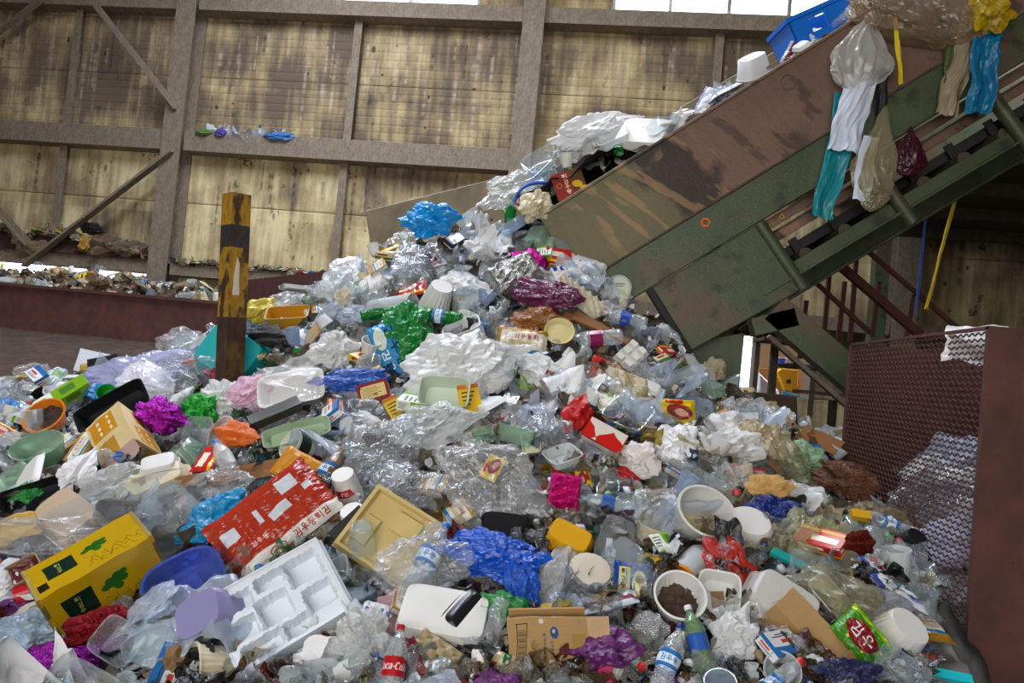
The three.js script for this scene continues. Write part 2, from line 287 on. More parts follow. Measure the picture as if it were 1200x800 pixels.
// yard outside the small opening behind the conveyor
{
  const z = -14.6;
  structure('ground_yard', boxGeo(-20, 14, 0.4, 1.08, -40, -13.3), M.concrete, 'concrete yard outside the hall');
  const p = (u, v) => { const q = onZ(u, v, z); return [q.x, q.y]; };
  solo('beige_partition', slab([p(893, 375), p(965, 375), p(965, 520), p(893, 520)], z - 0.5, z - 0.4), paper(0xb8a482), 'beige partition seen through the opening under the conveyor', 'partition');
  const yel = thing('yellow_machine', 'small yellow and orange machine standing outside the opening', 'machine');
  mesh('bench', slab([p(888, 431), p(936, 433), p(937, 480), p(889, 479)], z - 0.3, z + 0.1), paper(0xc08a50), yel);
  mesh('housing', slab([p(906, 436), p(911, 432), p(930, 434), p(929, 452), p(924, 458), p(915, 457)], z + 0.1, z + 0.35), hard(0xe0a814, 0.45), yel);
  mesh('hatch', slab([p(916, 444), p(921, 444), p(921, 449), p(916, 449)], z + 0.35, z + 0.37), hard(0x3a3224, 0.6), yel);
  const pail = thing('blue_pail', 'small blue and white pail on top of the yellow machine', 'pail');
  const c = onZ(915.5, 424.5, z);
  const lg = new THREE.CylinderGeometry(0.1, 0.092, 0.17, 24); lg.translate(c.x, c.y, c.z); mesh('body', lg, hard(0x2a4fb8, 0.4), pail);
  const rg = new THREE.TorusGeometry(0.1, 0.008, 6, 24); rg.rotateX(Math.PI / 2); rg.translate(c.x, c.y + 0.085, c.z); mesh('rim', rg, hard(0xe8ecf2), pail);
  solo('blue_board', slab([p(910, 457), p(946, 468), p(947, 484), p(911, 480)], z + 0.4, z + 0.44), hard(0x2f9fd0, 0.5), 'bright blue board leaning outside under the yellow machine', 'board');
  solo('white_sack', slab([p(880, 436), p(902, 456), p(909, 480), p(879, 478)], z + 0.4, z + 0.7, 0.05), paper(0xdfe2ea), 'white sack slumped in the bright opening', 'sack');
  structure('door_1', merged([boxGeo(2.3, 2.35, 1.0, 2.35, WALL_Z - 0.3, WALL_Z + 0.02), boxGeo(2.68, 2.76, 1.0, 2.35, WALL_Z - 0.3, WALL_Z + 0.02), boxGeo(3.62, 3.7, 1.0, 2.35, WALL_Z - 0.3, WALL_Z + 0.02), boxGeo(2.3, 3.7, 2.29, 2.35, WALL_Z - 0.3, WALL_Z + 0.02)]), M.steelDark, 'steel frame of the small opening under the conveyor');
}

// ---------------------------------------------------------------- low rusty wall and sloping floor at the side of the pit
{
  const w = structure('wall_low', boxGeo(-12.5, -4.3, 0.9, 1.78, -8.62, -8.5), M.lowRust, 'low rusty steel wall of the pit below the braced bay');
  mesh('capping', boxGeo(-12.5, -4.3, 1.78, 1.82, -8.66, -8.46), M.lowRust, w);
  const a = at(284, 372, 8.75), b = at(416, 372, 6.35); a.y = b.y = 1.2;
  structure('wall_side', barGeo(new THREE.Vector3(a.x, 1.42, a.z), new THREE.Vector3(b.x, 1.42, b.z), 0.06, 1.34), M.lowRust, 'brick red steel plate of the pit behind the yellow bag');
  structure('floor_ledge', boxGeo(-14.9, -3.5, 0, 1.66, WALL_Z + 0.5, -8.62), M.dirt, 'dirty ledge behind the low wall');
  const g = new THREE.PlaneGeometry(9, 4.4, 60, 30), p = g.attributes.position;
  for (let i = 0; i < p.count; i++) { const x = -7.9 + p.getX(i), k = 0.5 - p.getY(i) / 4.4; p.setXYZ(i, x, 1.24 - 0.85 * k + 0.025 * fbm(x * 1.7, k * 6, 4), -8.5 + 4.4 * k); }
  g.computeVertexNormals(); metreUV(g);
  structure('floor_slope', g, M.dirt, 'brown sloping floor of the pit below the low wall');
}

// ---------------------------------------------------------------- the inclined conveyor
const inc = 36.5 * DEG, ca = Math.cos(inc), sa = Math.sin(inc), AX = -0.487, AY = 2.409, ZN = -5.0, ZB = -6.35;
const I = (s, t) => [AX + s * ca - t * sa, AY + s * sa + t * ca];
const I3 = (s, t, z) => { const [x, y] = I(s, t); return new THREE.Vector3(x, y, z); };
const strip = (s0, s1, t0, t1, z0, z1, bevel = 0.004) => slab([I(s0, t0), I(s1, t0), I(s1, t1), I(s0, t1)], z0, z1, bevel);
{
  const S1 = 5.2, cv = thing('belt_conveyor', 'inclined belt conveyor with rusty brown side panel and green frame', 'conveyor');
  const side = mesh('side_panel', strip(0.0, S1, -0.55, 0, ZN - 0.02, ZN), M.rustPanel, cv); side.userData.label = 'scraped rusty brown side panel';
  mesh('top_lip', strip(0.0, S1, -0.012, 0.012, ZN - 0.06, ZN + 0.012), M.rustPanel, side);
  const fl = mesh('flange', strip(-0.35, S1, -0.825, -0.552, ZN - 0.05, ZN + 0.03), M.green, cv); fl.userData.label = 'green painted side beam';
  mesh('seam', strip(-0.35, S1, -0.565, -0.548, ZN - 0.03, ZN + 0.045), M.steelDark, fl);
  const sub = mesh('hopper_plate', slab([I(0.4, -0.83), I(1.22, -0.83), I(1.25, -1.36), I(0.40, -1.33)], ZN - 0.03, ZN - 0.01), M.green, cv); sub.userData.label = 'green plate with rusty patches';
  mesh('edge_bar', strip(0.35, 0.40, -1.34, -0.83, ZN - 0.03, ZN + 0.03), M.belt, sub);
  mesh('brace_plate', slab([I(0.5, -1.3), I(0.80, -1.42), [0.99, 0.9], [0.35, 0.9], I(0.1, -1.0)], ZN - 0.25, ZN - 0.2), M.green, cv);
  for (const s of [1.235, 2.06, 2.935, 3.8]) { const t = tubeGeo([I3(s, -0.83, ZN - 0.03), I3(s + 0.01, -1.36, ZN - 0.03)], 0.045, 4, 14); metreUV(t); mesh('strut', t, M.green, cv); }
  mesh('channel', merged([strip(1.25, S1, -0.90, -0.835, ZN - 0.14, ZN - 0.12), strip(1.25, S1, -1.0, -0.93, ZN - 0.11, ZN - 0.09), strip(1.25, S1, -0.935, -0.925, ZN - 0.14, ZN - 0.05)]), M.rustPanel, cv);
  mesh('return_belt', strip(1.25, S1, -1.13, -1.06, ZB + 0.2, ZN - 0.2), M.belt, cv);
  const bottom = mesh('bottom_chord', merged([strip(1.0, S1, -1.26, -1.17, ZN - 0.08, ZN - 0.05), strip(1.0, S1, -1.27, -1.25, ZN - 0.16, ZN)]), M.green, cv); 
  mesh('bottom_chord', merged([strip(1.0, S1, -1.42, -1.2, ZB, ZB + 0.03), strip(1.0, S1, -1.44, -1.42, ZB, ZB + 0.12)]), M.green, cv);
  for (let i = 0; i < 13; i++) { const s = 1.4 + i * 0.3; const r = new THREE.CylinderGeometry(0.045, 0.045, ZN - ZB - 0.16, 14); r.rotateX(Math.PI / 2); const c = I3(s, -1.17, (ZN + ZB) / 2); r.translate(c.x, c.y, c.z); const roller = mesh('return_roller', r, M.steelDark, cv); mesh('bracket', strip(s - 0.03, s + 0.03, -1.20, -1.03, ZN - 0.17, ZN - 0.15), M.belt, roller); }
  for (let i = 0; i < 9; i++) mesh('cross_tie', strip(1.3 + i * 0.45, 1.36 + i * 0.45, -1.24, -1.20, ZB + 0.02, ZN - 0.08), M.rustBar, cv);
  mesh('belt', strip(-0.3, S1, -0.30, -0.27, ZB + 0.05, ZN - 0.03), M.belt, cv);
  mesh('belt_bed', strip(-0.3, S1, -0.50, -0.42, ZB + 0.05, ZN - 0.06), M.steelDark, cv);
  const far = [[428, 247], [592, 206], [770, 145], [800, 124], [1000, 5], [1150, -90], [1150, 60], [800, 300], [640, 360], [436, 300]].map(([u, v]) => { const q = onZ(u, v, ZB); return [q.x, q.y]; });
  const fp = mesh('far_side_plate', slab(far, ZB - 0.02, ZB), keep('farplate', () => std({ map: scaled(steelTex, 0.3), color: 0xf0f0e0, roughness: 0.6, metalness: 0.2 })), cv); fp.userData.label = 'pale grey far side plate';
  // painted marks and bolts on the near side
  for (const [s, t] of [[1.9, -0.12], [3.1, -0.12]]) { const c = new THREE.TorusGeometry(0.05, 0.004, 6, 26); const q = I3(s, t, ZN + 0.001); c.translate(q.x, q.y, q.z); mesh('weld_ring', c, M.rustPanel, side); }
  { const c = new THREE.TorusGeometry(0.028, 0.009, 8, 6); const q = I3(0.926, -0.644, ZN + 0.035); c.translate(q.x, q.y, q.z); mesh('hex_ring', c, hard(0xd8752a, 0.6), fl); }
  { const c = new THREE.TorusGeometry(0.022, 0.006, 6, 3); c.rotateZ(-0.5); const q = I3(1.41, -0.87, ZN - 0.1); c.translate(q.x, q.y, q.z); mesh('warning_triangle', c, hard(0xe0b020, 0.6), cv); }
  { const q = I3(0.528, -0.64, ZN + 0.035); mesh('painted_square', merged([boxGeo(q.x - 0.03, q.x + 0.03, q.y + 0.028, q.y + 0.033, q.z, q.z + 0.003), boxGeo(q.x - 0.03, q.x + 0.03, q.y - 0.033, q.y - 0.028, q.z, q.z + 0.003), boxGeo(q.x - 0.033, q.x - 0.028, q.y - 0.03, q.y + 0.03, q.z, q.z + 0.003), boxGeo(q.x + 0.028, q.x + 0.033, q.y - 0.03, q.y + 0.03, q.z, q.z + 0.003)]), hard(0x4f7a3c, 0.6), fl); }
  // legs
  const leg = (a, b, w, d) => mesh('leg', barGeo(a, b, w, d, new THREE.Vector3(0, 0, 1)), M.green, cv);
  leg(onZ(905, 362, ZN - 0.1), onZ(1040, 478, ZN - 0.1), 0.2, 0.16);
  leg(onZ(880, 384, ZN - 0.1), onZ(930, 372, ZN - 0.1), 0.12, 0.16);
  leg(I3(4.6, -1.4, ZN - 0.2), new THREE.Vector3(I(4.6, -1.4)[0] + 0.1, 0, ZN - 0.2), 0.16, 0.16);
}
{ // thin rusty railings and braces under the conveyor
  const z = -6.6, rail = thing('pipe_railing', 'thin rusty braced railing in the dark below the conveyor', 'railing');
  const b = (u0, v0, u1, v1, w = 0.035) => mesh('rail', barGeo(onZ(u0, v0, z), onZ(u1, v1, z), w, w, new THREE.Vector3(0, 0, 1)), M.rustBar, rail);
  b(1012, 290, 1122, 384); b(983, 310, 1078, 392, 0.07); b(955, 330, 1020, 390); 
  for (const [u0, v0, v1] of [[1004, 296, 400], [972, 320, 410], [1030, 330, 395], [990, 330, 400], [945, 352, 420], [1070, 345, 395]]) mesh('post', barGeo(onZ(u0, v0, z - 0.05), onZ(u0 - 8, v1, z - 0.05), 0.035, 0.035, new THREE.Vector3(0, 0, 1)), M.rustBar, rail);
  const st = thing('grey_staircase', 'narrow steel stair flight seen through the opening by the mesh cage', 'staircase');
  const y = -8.6, q = (u, v) => onZ(u, v, y);
  mesh('stringer', barGeo(q(900, 394), q(1000, 482), 0.05, 0.12, new THREE.Vector3(0, 0, 1)), M.steel, st);
  mesh('stringer', barGeo(q(930, 385), q(1020, 465), 0.05, 0.16, new THREE.Vector3(0, 0, 1)), M.green, st);
  for (const [u, v] of [[985, 470], [915, 400]]) { const c = q(u, v); mesh('support', boxGeo(c.x - 0.04, c.x + 0.04, 0, c.y, c.z - 0.3, c.z - 0.22), M.steelDark, st); }
  for (const [u, v] of [[925, 399], [955, 430], [975, 462]]) { const c = q(u, v); mesh('tread', boxGeo(c.x - 0.28, c.x + 0.3, c.y - 0.02, c.y + 0.02, c.z - 0.6, c.z), M.steelDark, st); }
}
{ // brown board and black sheet standing in the litter in front of the opening
  const z = -4.62, p = (u, v) => { const q = onZ(u, v, z); return [q.x, q.y]; };
  solo('brown_board', slab([p(884, 459), p(934, 464), p(938, 560), p(880, 560)], z - 0.04, z), M.greyBoard, 'square dark brown board standing below the opening', 'board');
  solo('short_board', slab([p(838, 462), p(886, 459), p(884, 560), p(838, 560)], z - 0.09, z - 0.05), M.green, 'dark green plate beside the square brown board', 'plate');
}
// ---------------------------------------------------------------- mesh cage
{
  const X0 = 1.392, X1 = 2.9, Z0 = -4.24, Z1 = -2.79, Y0 = 0.28, Y1 = 1.66;
  const cage = thing('mesh_cage', 'brown steel cage with expanded mesh side and solid rusty front', 'cage');
  mesh('front_panel', boxGeo(X0 + 0.02, X1, Y0, Y1, Z1 - 0.02, Z1), M.lowRust, cage);
  mesh('back_panel', boxGeo(X0, X1, Y0, Y1, Z0, Z0 + 0.02), M.lowRust, cage);
  mesh('far_panel', boxGeo(X1 - 0.02, X1, Y0, Y1, Z0 + 0.02, Z1 - 0.02), M.lowRust, cage);
  mesh('base_plate', boxGeo(X0, X1, Y0 - 0.04, Y0, Z0, Z1), M.lowRust, cage);
  mesh('mesh_frame', merged([boxGeo(X0 - 0.005, X0 + 0.02, Y0, Y1, Z1 - 0.022, Z1 + 0.003), boxGeo(X0 - 0.005, X0 + 0.012, Y1 - 0.012, Y1, Z0, Z1), boxGeo(X0 - 0.005, X0 + 0.02, Y0, Y1, Z0 - 0.003, Z0 + 0.022)]), M.lowRust, cage);
  const strands = [], cw = 0.044, ch = 0.023, th = 0.0032;
  const one = new THREE.BoxGeometry(0.004, th * 1.5, Math.hypot(cw / 2, ch / 2) * 1.04); metreUV(one);
  const nz = Math.floor((Z1 - Z0 - 0.04) / cw), ny = Math.floor((Y1 - Y0 - 0.02) / ch), ang = Math.atan2(ch, cw);
  for (let i = 0; i < nz * 2; i++) for (let j = 0; j < ny; j++) {
    const up = (i + j) % 2 ? 1 : -1, g = one.clone(); g.rotateX(up * ang); g.translate(X0 + 0.003, Y0 + 0.01 + (j + 0.5) * ch, Z0 + 0.02 + (i + 0.5) * cw / 2); strands.push(g);
  }
  const mm = mesh('expanded_mesh', mergeGeometries(strands), M.lowRust, cage); mm.userData.label = 'brown expanded metal mesh'; mm.userData.kind = 'stuff';
}
// ---------------------------------------------------------------- yellow post standing in the heap
{
  const b = at(268, 470, 4.6), t = at(277.5, 228, 4.6), up = t.clone().sub(b), L = up.length(); up.normalize();
  const post = thing('warning_post', 'worn yellow and black steel post standing upright in the heap', 'post');
  const lo = b.clone().addScaledVector(up, -0.75), H = L + 0.75;
  const w = 0.128;
  const g = boxGeo(-w / 2, w / 2, 0, H, -w / 2, w / 2);
  { const uv = g.attributes.uv; for (let i = 0; i < uv.count; i++) uv.setXY(i, uv.getX(i) * 1.0 + (Math.abs(g.attributes.normal.getX(i)) > 0.5 ? 0.12 : 0.42), uv.getY(i) + 2.4 - H); }
  const m = mesh('square_tube', g, M.post, post);
  mesh('inside', boxGeo(-w / 2 + 0.008, w / 2 - 0.008, H - 0.002, H + 0.002, -w / 2 + 0.008, w / 2 - 0.008), M.belt, m);
  const q = new THREE.Quaternion().setFromUnitVectors(new THREE.Vector3(0, 1, 0), up); m.quaternion.copy(q.multiply(new THREE.Quaternion().setFromAxisAngle(new THREE.Vector3(0, 1, 0), 0.98))); m.position.copy(lo);
  const chip = slab([[-0.02, 0], [0.025, 0], [0.02, 0.2], [0.005, 0.24], [-0.012, 0.14]], w / 2 + 0.001, w / 2 + 0.005, 0.001);
  chip.translate(-0.02, H - 0.64, 0); mesh('chipped_patch', chip, paper(0xd8cdb8), m);
}

{ // the sorting cabin that the conveyor feeds, mostly beyond the frame
  const cab = thing('sorting_cabin', 'dark green steel cabin at the upper end of the conveyor', 'cabin');
  mesh('wall', boxGeo(3.9, 7.4, 4.1, 8.2, -11.6, -11.5), M.green, cab); mesh('wall', boxGeo(3.9, 7.4, 4.1, 8.2, -4.0, -3.9), M.green, cab);
  mesh('wall', boxGeo(7.3, 7.4, 4.1, 8.2, -11.5, -4.0), M.green, cab); mesh('wall', boxGeo(3.9, 4.0, 4.1, 8.2, -11.5, -6.6), M.green, cab); mesh('wall', boxGeo(3.9, 4.0, 6.6, 8.2, -6.6, -4.0), M.green, cab);
  mesh('floor_deck', boxGeo(3.9, 7.4, 4.0, 4.1, -11.6, -3.9), M.steelDark, cab); mesh('roof_deck', boxGeo(3.8, 7.5, 8.2, 8.3, -11.7, -3.8), M.steelDark, cab);
  for (const [x, z] of [[4.05, -11.3], [7.2, -11.3], [7.2, -4.2], [4.05, -4.2]]) mesh('leg', boxGeo(x - 0.1, x + 0.1, 0, 4.0, z - 0.1, z + 0.1), M.green, cab);
  for (let i = 0; i < 7; i++) mesh('deck_beam', boxGeo(3.9, 7.4, 3.85, 4.0, -11.4 + i * 1.2, -11.28 + i * 1.2), M.steelDark, cab);
}

// ---------------------------------------------------------------- the surface of the heap: a smooth height field through measured points
const heapPoints = [
  [-80, 800, 2.4], [100, 800, 2.25], [300, 800, 2.15], [500, 800, 2.1], [700, 800, 2.1], [900, 800, 2.12], [1080, 800, 2.2],
  [0, 690, 2.75], [200, 690, 2.6], [400, 690, 2.5], [600, 690, 2.45], [800, 690, 2.45], [1000, 690, 2.55],
  [0, 590, 3.4], [200, 590, 3.15], [400, 590, 2.95], [600, 590, 2.85], [800, 590, 2.9], [960, 600, 3.0],
  [0, 520, 4.2], [150, 520, 3.85], [300, 510, 3.65], [450, 510, 3.45], [600, 500, 3.4], [750, 500, 3.5], [880, 540, 3.5], [985, 545, 3.9],
  [-60, 458, 5.6], [60, 455, 5.4], [160, 432, 5.4], [240, 420, 5.3], [300, 440, 4.6], [400, 430, 4.35], [520, 420, 4.2], [640, 430, 4.0], [740, 430, 4.25], [820, 465, 4.35], [940, 500, 4.5],
  [300, 372, 5.5], [380, 335, 5.5], [460, 300, 5.45], [520, 268, 5.5], [580, 255, 5.5], [620, 270, 5.2], [560, 330, 4.9], [640, 320, 4.85], [690, 330, 4.85], [740, 365, 4.75], [790, 410, 4.6],
].map(([u, v, d]) => at(u, v, d));
heapPoints.push(...[[-6.5, 0.45, -6.2], [-4.5, 0.75, -7.2], [-3.2, 1.2, -7.2], [-1.6, 1.9, -6.4], [-0.4, 2.1, -6.2], [-1.0, 1.2, -7.4], [1.0, 1.1, -5.4], [1.6, 1.0, -5.0], [2.4, 0.7, -4.5], [-3.0, -0.1, -1.0], [0, 0.0, -1.0], [2.2, 0.0, -1.2], [2.4, 0.3, -2.8], [-5, 0.1, -2.5], [-6.5, 0.2, -4]].map((p) => new THREE.Vector3(...p)));
const tps = (() => {                                   // thin plate spline, solved once
  const n = heapPoints.length, A = [], phi = (r2) => (r2 < 1e-9 ? 0 : 0.5 * r2 * Math.log(r2));
  for (let i = 0; i < n; i++) { const p = heapPoints[i]; A.push([...heapPoints.map((q, j) => phi((p.x - q.x) ** 2 + (p.z - q.z) ** 2) + (i === j ? 0.03 : 0)), 1, p.x, p.z, p.y]); }
  A.push([...heapPoints.map(() => 1), 0, 0, 0, 0], [...heapPoints.map((p) => p.x), 0, 0, 0, 0], [...heapPoints.map((p) => p.z), 0, 0, 0, 0]);
  const m = n + 3;
  for (let c = 0; c < m; c++) { let b = c; for (let r = c + 1; r < m; r++) if (Math.abs(A[r][c]) > Math.abs(A[b][c])) b = r; [A[c], A[b]] = [A[b], A[c]]; for (let r = 0; r < m; r++) if (r !== c) { const f = A[r][c] / A[c][c]; if (f) for (let k = c; k <= m; k++) A[r][k] -= f * A[c][k]; } }
  const w = A.map((r, i) => r[m] / r[i]);
  return (x, z) => { let s = w[n] + w[n + 1] * x + w[n + 2] * z; for (let i = 0; i < n; i++) s += w[i] * phi((x - heapPoints[i].x) ** 2 + (z - heapPoints[i].z) ** 2); return s; };
})();
const heapY = (x, z) => Math.max(-0.05, tps(x, z) + 0.06 * fbm(x * 1.6 + 5, z * 1.6, 3) + 0.05 * noise2(x * 5.2, z * 5.2));
function heapNormal(x, z) { const e = 0.06; return new THREE.Vector3(heapY(x - e, z) - heapY(x + e, z), 2 * e, heapY(x, z - e) - heapY(x, z + e)).normalize(); }
function onHeap(u, v) {                                // where the line of sight through a pixel meets the heap
  const r = ray(u, v); let last = 1.3;
  for (let d = 1.3; d < 7.2; d += 0.05) { const p = EYE.clone().addScaledVector(r, d); if (p.y < heapY(p.x, p.z)) { let a = last, b = d; for (let k = 0; k < 8; k++) { const m = (a + b) / 2, q = EYE.clone().addScaledVector(r, m); if (q.y < heapY(q.x, q.z)) b = m; else a = m; } return b; } last = d; }
  return null;
}
{ // the packed core of the heap and the countless shreds between the things
  const NX = 170, NZ = 130, g = new THREE.PlaneGeometry(1, 1, NX, NZ), p = g.attributes.position, col = new Float32Array(p.count * 3), c = new THREE.Color();
  for (let i = 0; i < p.count; i++) {
    const x = -7 + 9.6 * (p.getX(i) + 0.5), z = -7.6 + 6.7 * (0.5 - p.getY(i));
    const inside = x > 1.37 && z > -4.3 ? -0.5 : 0;
    p.setXYZ(i, x, Math.max(-0.06, heapY(x, z) - 0.07 + 0.035 * noise3(x * 9, z * 9, 0) + inside), z);
    c.setHSL(0.1 + 0.05 * noise2(x * 4, z * 4), 0.08, 0.16 + 0.10 * noise2(x * 13, z * 13)); col.set([c.r, c.g, c.b], i * 3);
  }
  g.setAttribute('color', new THREE.BufferAttribute(col, 3)); g.computeVertexNormals(); metreUV(g);
  solo('packed_litter', g, std({ vertexColors: true, roughness: 0.8, bumpMap: scaled(wrinkleTex, 4), bumpScale: 0.01 }), 'packed mixed litter that makes up the body of the heap', 'litter', null, 'stuff');
}

// ---------------------------------------------------------------- shapes of the things in the heap
const geoCache = new Map();
const shared = (key, make) => { if (!geoCache.has(key)) geoCache.set(key, make()); return geoCache.get(key); };
function folds(seed, count, f0, f1) {
  const r = seeded(seed), w = [];
  for (let i = 0; i < count; i++) { const f = f0 * Math.pow(f1 / f0, i / Math.max(1, count - 1)), d = new THREE.Vector3(r() - 0.5, r() - 0.5, r() - 0.5).normalize(); w.push([d.x * f, d.y * f, d.z * f, r(), Math.pow(f, -0.8)]); }
  const n = w.reduce((s, a) => s + a[4], 0);
  return (x, y, z) => { let s = 0; for (const [a, b, c, p, k] of w) s += k * (tri(a * x + b * y + c * z + p) - 0.5); return 2 * s / n; };
}
// a crumpled bag: a flattened ball with sharp folds, about 1 x 0.55 x 0.8
function bagGeo(variant, flat = 0.5, detail = 13) {
  return shared(`bag${variant}${flat}${detail}`, () => {
    const g0 = new THREE.IcosahedronGeometry(0.5, detail), p = g0.attributes.position, uv = g0.attributes.uv, f = folds(variant * 17 + 3, 11, 0.9, 5.5), fine = folds(variant * 23 + 9, 5, 5, detail > 15 ? 11 : 7), r = seeded(variant + 50);
    const ox = r() * 50, neck = variant % 3 === 0 ? 0.5 : 0;
    for (let i = 0; i < p.count; i++) {
      let x = p.getX(i), y = p.getY(i), z = p.getZ(i);
      const k = 1 + 0.46 * f(x * 2 + ox, y * 2, z * 2) + 0.22 * noise3(x * 2.4 + ox, y * 2.4, z * 2.4) + neck * smooth(0.36, 0.5, x) * 0.7 + (detail > 15 ? 0.10 : 0.07) * fine(x * 2, y * 2, z * 2);
      x *= k; y *= k * flat; z *= k * 0.82;
      if (neck) { const s = 1 - 0.6 * smooth(0.3, 0.62, x); y *= s; z *= s; }
      if (y < -0.16) y = -0.16 + (y + 0.16) * 0.25;
      p.setXYZ(i, x, y, z); uv.setXY(i, x * 1.3 + y, z * 1.3 + y * 0.6);
    }
    return toCreasedNormals(g0, 0.42);
  });
}
function indexedNormals(g) {                            // smooth normals for a geometry whose corners repeat
  const p = g.attributes.position, map = new Map(), acc = []; const id = new Int32Array(p.count);
  for (let i = 0; i < p.count; i++) { const k = `${Math.round(p.getX(i) * 5e3)},${Math.round(p.getY(i) * 5e3)},${Math.round(p.getZ(i) * 5e3)}`; if (!map.has(k)) { map.set(k, acc.length); acc.push(new THREE.Vector3()); } id[i] = map.get(k); }
  const a = new THREE.Vector3(), b = new THREE.Vector3(), c = new THREE.Vector3();
  for (let i = 0; i < p.count; i += 3) { a.fromBufferAttribute(p, i); b.fromBufferAttribute(p, i + 1); c.fromBufferAttribute(p, i + 2); const n = b.clone().sub(a).cross(c.clone().sub(a)); for (let k = 0; k < 3; k++) acc[id[i + k]].add(n); }
  acc.forEach((v) => v.normalize());
  for (let i = 0; i < p.count; i++) g.attributes.normal.setXYZ(i, acc[id[i]].x, acc[id[i]].y, acc[id[i]].z);
  return g;
}
// a crumpled, partly folded sheet, about 1 x 1, lying in x-z
function sheetGeo(variant, amp = 0.16, curl = 0.3, n = 40) {
  return shared(`sheet${variant}${amp}${curl}${n}`, () => {
    const g = new THREE.PlaneGeometry(1, 1, n, n), p = g.attributes.position, uv = g.attributes.uv, f = folds(variant * 29 + 11, 11, 1.0, 8), h = folds(variant * 31 + 5, 5, 0.8, 3), r = seeded(variant * 3 + 1), o = r() * 30, sgn = r() < 0.5 ? 1 : -1;
    for (let i = 0; i < p.count; i++) {
      const x = p.getX(i), z = p.getY(i), e = 1 + 0.14 * noise2(x * 2 + o, z * 2);
      const y = amp * f(x + o, z, 0.3) + curl * 0.5 * noise2(x * 1.2 + o, z * 1.2 + 4) + curl * sgn * x * x;
      p.setXYZ(i, x * e + 0.10 * h(z + o, x, 1), y, z * e + 0.10 * h(x, z + o, 2)); uv.setXY(i, x + 0.5, z + 0.5);
    }
    return toCreasedNormals(g, 0.45);
  });
}
// trays, tubs, cups, bowls, lids: cross sections between round (power 2) and square (power 7)
function vesselGeo(w, h, d, { power = 2, base = 0.75, wall = 0.03, rim = 0.03, ribs = 0, ribDepth = 0.035, steps = 0, seg = 0, dome = 0 } = {}) {
  const key = `vessel${[w, h, d].map((x) => x.toFixed(3))}${power}${base}${wall}${rim}${ribs}${ribDepth}${steps}${dome}`;
  return shared(key, () => {
    const S = seg || Math.max(30, ribs * 4), t = Math.min(0.2, wall), prof = [[0, dome * h, 0], [base * 0.55, dome * h * 0.9, 0], [base * 0.96, 0, 0], [base, h * 0.04, 0.2]];
    const nW = steps ? steps * 2 : 2; for (let i = 1; i <= nW; i++) { const k = i / nW; prof.push([base + (1 - base) * k - (steps && i % 2 ? 0.02 : 0), h * (0.04 + 0.9 * k), 1]); }
    prof.push([1 + rim, h * 0.95, 0.1], [1 + rim, h, 0], [1 - t * 0.4, h, 0]);
    for (let i = nW - 1; i >= 0; i--) { const k = i / nW; prof.push([base + (1 - base) * k - t - (steps && i % 2 ? 0.02 : 0), h * (0.07 + 0.87 * k), i ? 1 : 0.2]); }
    prof.push([base * 0.9 - t, h * 0.05 + 0.002, 0], [base * 0.5, h * (0.05 + dome * 0.9) + 0.002, 0], [0, h * (0.05 + dome) + 0.002, 0]);
    const pos = [], uv = [], idx = [], e = 2 / power;
    prof.forEach(([s, y, rb], j) => { for (let i = 0; i <= S; i++) { const a = (i / S) * Math.PI * 2, c = Math.cos(a), q = Math.sin(a); const m = s * (1 + (ribs ? rb * ribDepth * Math.sign(Math.sin(a * ribs + 0.001)) : 0)); pos.push(Math.sign(c) * Math.abs(c) ** e * m * w / 2, y, Math.sign(q) * Math.abs(q) ** e * m * d / 2); uv.push(i / S, j / prof.length); } });
    for (let j = 0; j < prof.length - 1; j++) for (let i = 0; i < S; i++) { const a = j * (S + 1) + i, b = a + 1, c = a + S + 1; idx.push(a, c, b, b, c, c + 1); }
    const g = new THREE.BufferGeometry(); g.setAttribute('position', new THREE.Float32BufferAttribute(pos, 3)); g.setAttribute('uv', new THREE.Float32BufferAttribute(uv, 2)); g.setIndex(idx);
    return toCreasedNormals(g, 0.65);
  });
}
function boxShape(w, h, d, crush = 0.03) {
  return shared(`box${w.toFixed(3)}${h.toFixed(3)}${d.toFixed(3)}${crush}`, () => {
    const g = new THREE.BoxGeometry(w, h, d, 6, 4, 6), p = g.attributes.position, m = Math.min(w, h, d);
    for (let i = 0; i < p.count; i++) { const x = p.getX(i), y = p.getY(i), z = p.getZ(i); const k = crush * m; p.setXYZ(i, x + k * noise3(x * 9, y * 9, z * 9), y + k * noise3(x * 8 + 9, y * 8, z * 8) + h / 2, z + k * noise3(x * 8, y * 8 + 9, z * 8)); }
    return toCreasedNormals(g, 0.5);
  });
}
